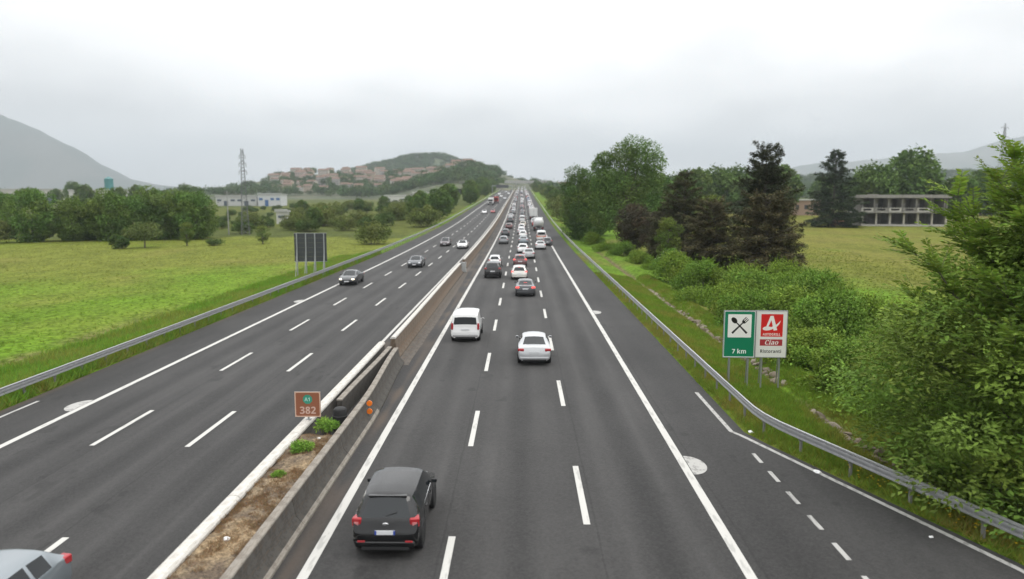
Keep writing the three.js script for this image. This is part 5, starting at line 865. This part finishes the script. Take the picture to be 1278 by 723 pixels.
shed('white shed with blue doors right of the pylon', -172, 512, 15, 8, 20, [0.52, 0.53, 0.54], 4, 0.1, [0.05, 0.12, 0.28]);
shed('pale flat roofed factory behind the left field row', -265, 480, 40, 10.5, 30, [0.55, 0.54, 0.52], 8);
shed('distant cream factory at the foot of the left mountain', -420, 640, 60, 11, 30, [0.5, 0.48, 0.44], 9);
shed('low white shed in front of the hillside town, left one', -85, 520, 20, 5.5, 12, [0.62, 0.61, 0.58], 4);
shed('low white shed in front of the hillside town, right one', -66, 545, 26, 5.5, 12, [0.6, 0.58, 0.55], 5);
shed('small pale hut in the grass right of the pylon', -79.5, 246, 3.4, 4.2, 3, [0.5, 0.5, 0.47], 1);
{ // green silo behind the row
  const t = thing('silo', 'blue green silo rising behind the left field row', 'silo', [-262, terrain(-262, 470), -470]); const m = std([0.06, 0.2, 0.2], 0.5);
  mk('tank', new THREE.CylinderGeometry(2.6, 2.6, 15, 20).translate(0, 10.5, 0), m, t); mk('cone', new THREE.CylinderGeometry(2.6, 0.6, 3, 20).translate(0, 1.5, 0), m, t); mk('cap', new THREE.ConeGeometry(2.7, 1.4, 20).translate(0, 18.7, 0), m, t);
  for (let k = 0; k < 4; k++) mk('leg', box(0.3, 3.6, 0.3, Math.cos(k * 1.571 + 0.785) * 2.3, 1.6, Math.sin(k * 1.571 + 0.785) * 2.3), signSteel, t);
}
// ------------------------------------------------------------------ pylons and poles
function pylon(label, x, d, H, w, arms) {
  const t = thing('pylon', label, 'pylon', stand(x, d, 0.1), 0.5), m = std([0.17, 0.175, 0.18], 0.6, { metalness: 0.4 }), W = (y) => lerp(w, 0.25, Math.pow(y / H, 0.7)), r = w * 0.018 + 0.02;
  for (const sx of [-1, 1]) for (const sz of [-1, 1]) { const g = []; for (let k = 0; k < 8; k++) { const a = H * k / 8, b = H * (k + 1) / 8; g.push(rod([sx * W(a), a, sz * W(a)], [sx * W(b), b, sz * W(b)], r, r, 4)); } mk('leg', g, m, t); }
  const br = []; let y = 0; while (y < H * 0.95) { const b = Math.min(H, y + Math.max(0.8, W(y) * 1.6)); for (const s of [-1, 1]) { br.push(rod([-W(y), y, s * W(y)], [W(b), b, s * W(b)], r * 0.6, r * 0.6, 4), rod([W(y), y, s * W(y)], [-W(b), b, s * W(b)], r * 0.6, r * 0.6, 4), rod([s * W(y), y, -W(y)], [s * W(b), b, W(b)], r * 0.6, r * 0.6, 4), rod([s * W(y), y, W(y)], [s * W(b), b, -W(b)], r * 0.6, r * 0.6, 4)); } y = b; } mk('bracing', br, m, t);
  for (const [f, l] of arms) { const a = mk('cross_arm', [rod([-l, H * f, 0], [l, H * f, 0], r, r, 4), rod([-l, H * f, 0], [0, H * f + 0.8, 0], r * 0.7, r * 0.7, 4), rod([l, H * f, 0], [0, H * f + 0.8, 0], r * 0.7, r * 0.7, 4)], m, t); for (const s of [-1, 1]) mk('insulator', rod([s * l, H * f, 0], [s * l, H * f - 0.9, 0], 0.07, 0.07, 6), std([0.2, 0.22, 0.2], 0.3), a); }
}
pylon('slim lattice pylon standing in the left field', -69, 184, 21.4, 1.0, [[0.74, 0.9], [0.83, 0.8], [0.92, 0.7]]);
pylon('distant lattice pylon whose tip shows above the feathery tree', 275, 432, 48, 3.2, [[0.72, 6], [0.84, 5], [0.95, 3.5]]);
{ const t = thing('utility_pole', 'thin grey pole left of the slim pylon', 'pole', stand(-74, 186), 0); mk('shaft', new THREE.CylinderGeometry(0.1, 0.16, 11, 8).translate(0, 5.5, 0), std([0.32, 0.32, 0.31], 0.8), t); mk('cross_arm', box(1.6, 0.1, 0.1, 0, 10.5, 0), std([0.2, 0.18, 0.16], 0.8), t); }
// ------------------------------------------------------------------ the unfinished concrete building
{
  const conc = new THREE.MeshStandardMaterial({ map: concreteTex([0.31, 0.295, 0.275], [0.23, 0.218, 0.2], [0.17, 0.16, 0.145], 901), roughness: 0.95 }), pale = std([0.46, 0.43, 0.38], 0.9), sill = std([0.5, 0.48, 0.44], 0.9);
  const t = thing('concrete_building', 'abandoned grey two storey concrete building with open bays beyond the meadow', 'building', [99.2, terrain(103, 222) - 0.15, -224], -0.1);
  const bays = 6, bw = 3.95, L = bays * bw, dp = 9, h1 = 4.3, H = 9.0, off = 3.0;
  mk('ground_slab', box(L, 0.7, dp, off + L / 2, 0.3, -dp / 2), sill, t);
  mk('floor_slab', box(L + 3, 0.45, dp + 1.5, L / 2 + off - 1.2, h1, -dp / 2 + 0.75), conc, t); mk('roof_slab', box(L + 3.2, 0.5, dp + 1.9, L / 2 + off - 1.2, H - 0.25, -dp / 2 + 0.95), conc, t);
  mk('roof_parapet', [box(L + 3.2, 0.45, 0.25, L / 2 + off - 1.2, H + 0.22, 1.6), box(2.6, 0.7, 2, off + 4, H + 0.3, -4)], conc, t);
  mk('back_wall', box(L, H, 0.3, off + L / 2, H / 2, -dp), conc, t); mk('end_wall', [box(0.3, H, dp, off - 0.15, H / 2, -dp / 2), box(0.3, H, dp, off + L, H / 2, -dp / 2)], conc, t);
  for (let k = 0; k <= bays; k++) { const x = off + k * bw; mk('column', rbox(0.5, h1 - 0.5, 0.5, 0.03, x, h1 / 2 + 0.1, -0.2), pale, t); mk('partition_wall', box(0.22, H - h1 - 0.6, dp * 0.5, x - 1.2 + 0.02, (H + h1) / 2 - 0.05, 1.2 - dp * 0.25), conc, t); if (k % 2 === 0 && k < bays) mk('ground_partition', box(0.2, h1 - 0.5, dp * 0.6, x + 0.4, h1 / 2 + 0.1, -dp * 0.55), conc, t); }
  for (let k = 0; k < bays; k++) { const x = off + (k + 0.5) * bw - 1.2; const p = mk('balcony_parapet', [box(bw - 0.5, 0.22, 0.18, x, h1 + 1.18, 1.35), box(0.5, 0.9, 0.18, x - bw / 2 + 0.5, h1 + 0.65, 1.352), box(0.5, 0.9, 0.18, x + bw / 2 - 0.5, h1 + 0.65, 1.352), box(bw - 0.5, 0.25, 0.18, x, h1 + 0.36, 1.35)], k % 2 ? conc : sill, t); mk('inner_wall', box(bw * 0.45, H - h1 - 0.7, 0.2, x - bw * 0.24, (H + h1) / 2, -1.4), conc, t); }
  const a = thing('brick_wall', 'faded orange brick wall left of the grey concrete building', 'wall', [99.3, terrain(98, 226) - 0.2, -226.5], 0); mk('wall_face', box(6, 3.4, 0.35, -2.0, 1.7, 0), std([0.42, 0.24, 0.15], 0.9), a); mk('wall_coping', box(6.2, 0.15, 0.5, -2.0, 3.46, 0), std([0.4, 0.37, 0.32], 0.9), a);
  const p = thing('low_building', 'low pink walled building with pale flat roof left of the spreading conifer', 'building', [119.5, terrain(119, 318) - 0.2, -318], 0);
  mk('wall', box(12, 6.4, 9, 0, 3.2, 0), std([0.38, 0.27, 0.21], 0.9), p); mk('roof', box(13, 0.5, 10, 0, 6.6, 0), std([0.5, 0.5, 0.48], 0.8), p); for (const x of [-3.8, 0, 3.8]) mk('window', box(1.5, 1.8, 0.1, x, 3.6, 4.53), std([0.05, 0.05, 0.055], 0.4), p);
}
// ------------------------------------------------------------------ over the road far ahead
{
  const t = thing('overpass', 'pale overpass crossing the motorway at its far end', 'bridge', [0, 0, -1000]), m = std([0.4, 0.39, 0.38], 0.85), y = grade(1000);
  mk('deck', box(90, 2.0, 9, -6, y + 6.6, 0), m, t); mk('parapet', box(90, 1.4, 0.3, -6, y + 8.3, 4.4), m, t); for (const x of [-24.5, -7.5, 11]) mk('pier', box(1.2, 6.4, 6, x, y + 3, 0), m, t); for (const x of [-44, 32]) mk('abutment', box(18, 7, 9.5, x, y + 2.8, 0), m, t);
  const g = thing('sign_gantry', 'dark sign gantry over the far left carriageway', 'gantry', [-15.6, grade(600), -600]), dk = std([0.07, 0.075, 0.08], 0.6); for (const x of [-8, 8]) mk('post', box(0.4, 7.2, 0.4, x, 3.6, 0), signSteel, g); mk('beam', box(16.4, 0.6, 0.5, 0, 6.9, 0), signSteel, g); mk('panel', box(10, 2.6, 0.2, 0, 6.4, 0.4), dk, g);
}
// ------------------------------------------------------------------ litter
{
  const white = std([0.75, 0.75, 0.74], 0.7), crumple = (seed, s) => { const g = new THREE.IcosahedronGeometry(s, 2), p = g.attributes.position; for (let i = 0; i < p.count; i++) { const x = p.getX(i), y = p.getY(i), z = p.getZ(i), q = 0.55 + 0.9 * vnoise(x * 9 / s * 0.12 + seed, y * 1.3 / s + z * 2.1 / s, seed); p.setXYZ(i, x * q * 1.3, Math.max(0, y * q * 0.6 + s * 0.3), z * q); } return toCreasedNormals(g, 0.4); };
  for (const [x, d, s, l] of [[9.02, 28.2, 0.08, 'white scrap of litter where the lay-by line bends'], [10.05, 24.2, 0.09, 'white scrap of litter beside the lay-by line'], [11.25, 19.4, 0.05, 'tiny white scrap alone on the lay-by asphalt'], [13.15, 17.6, 0.09, 'white scrap of litter in the grass at the lower right corner']]) mk('scrap', crumple(d, s), white, thing('litter', l, 'litter', [x, x < asphaltEdge(d) ? 0.004 : terrain(x, d) + 0.1, -d], d));
  for (const [x, d, s, l] of [[-7.35, 17.4, 0.08, 'crushed pale plastic bottle on the median earth'], [-7.15, 25.2, 0.05, 'white scrap by the largest weed on the median']]) mk('scrap', crumple(d + 3, s), white, thing('litter', l, 'litter', [x, 0.78, -d], d));
}
renderer.render(scene, camera);
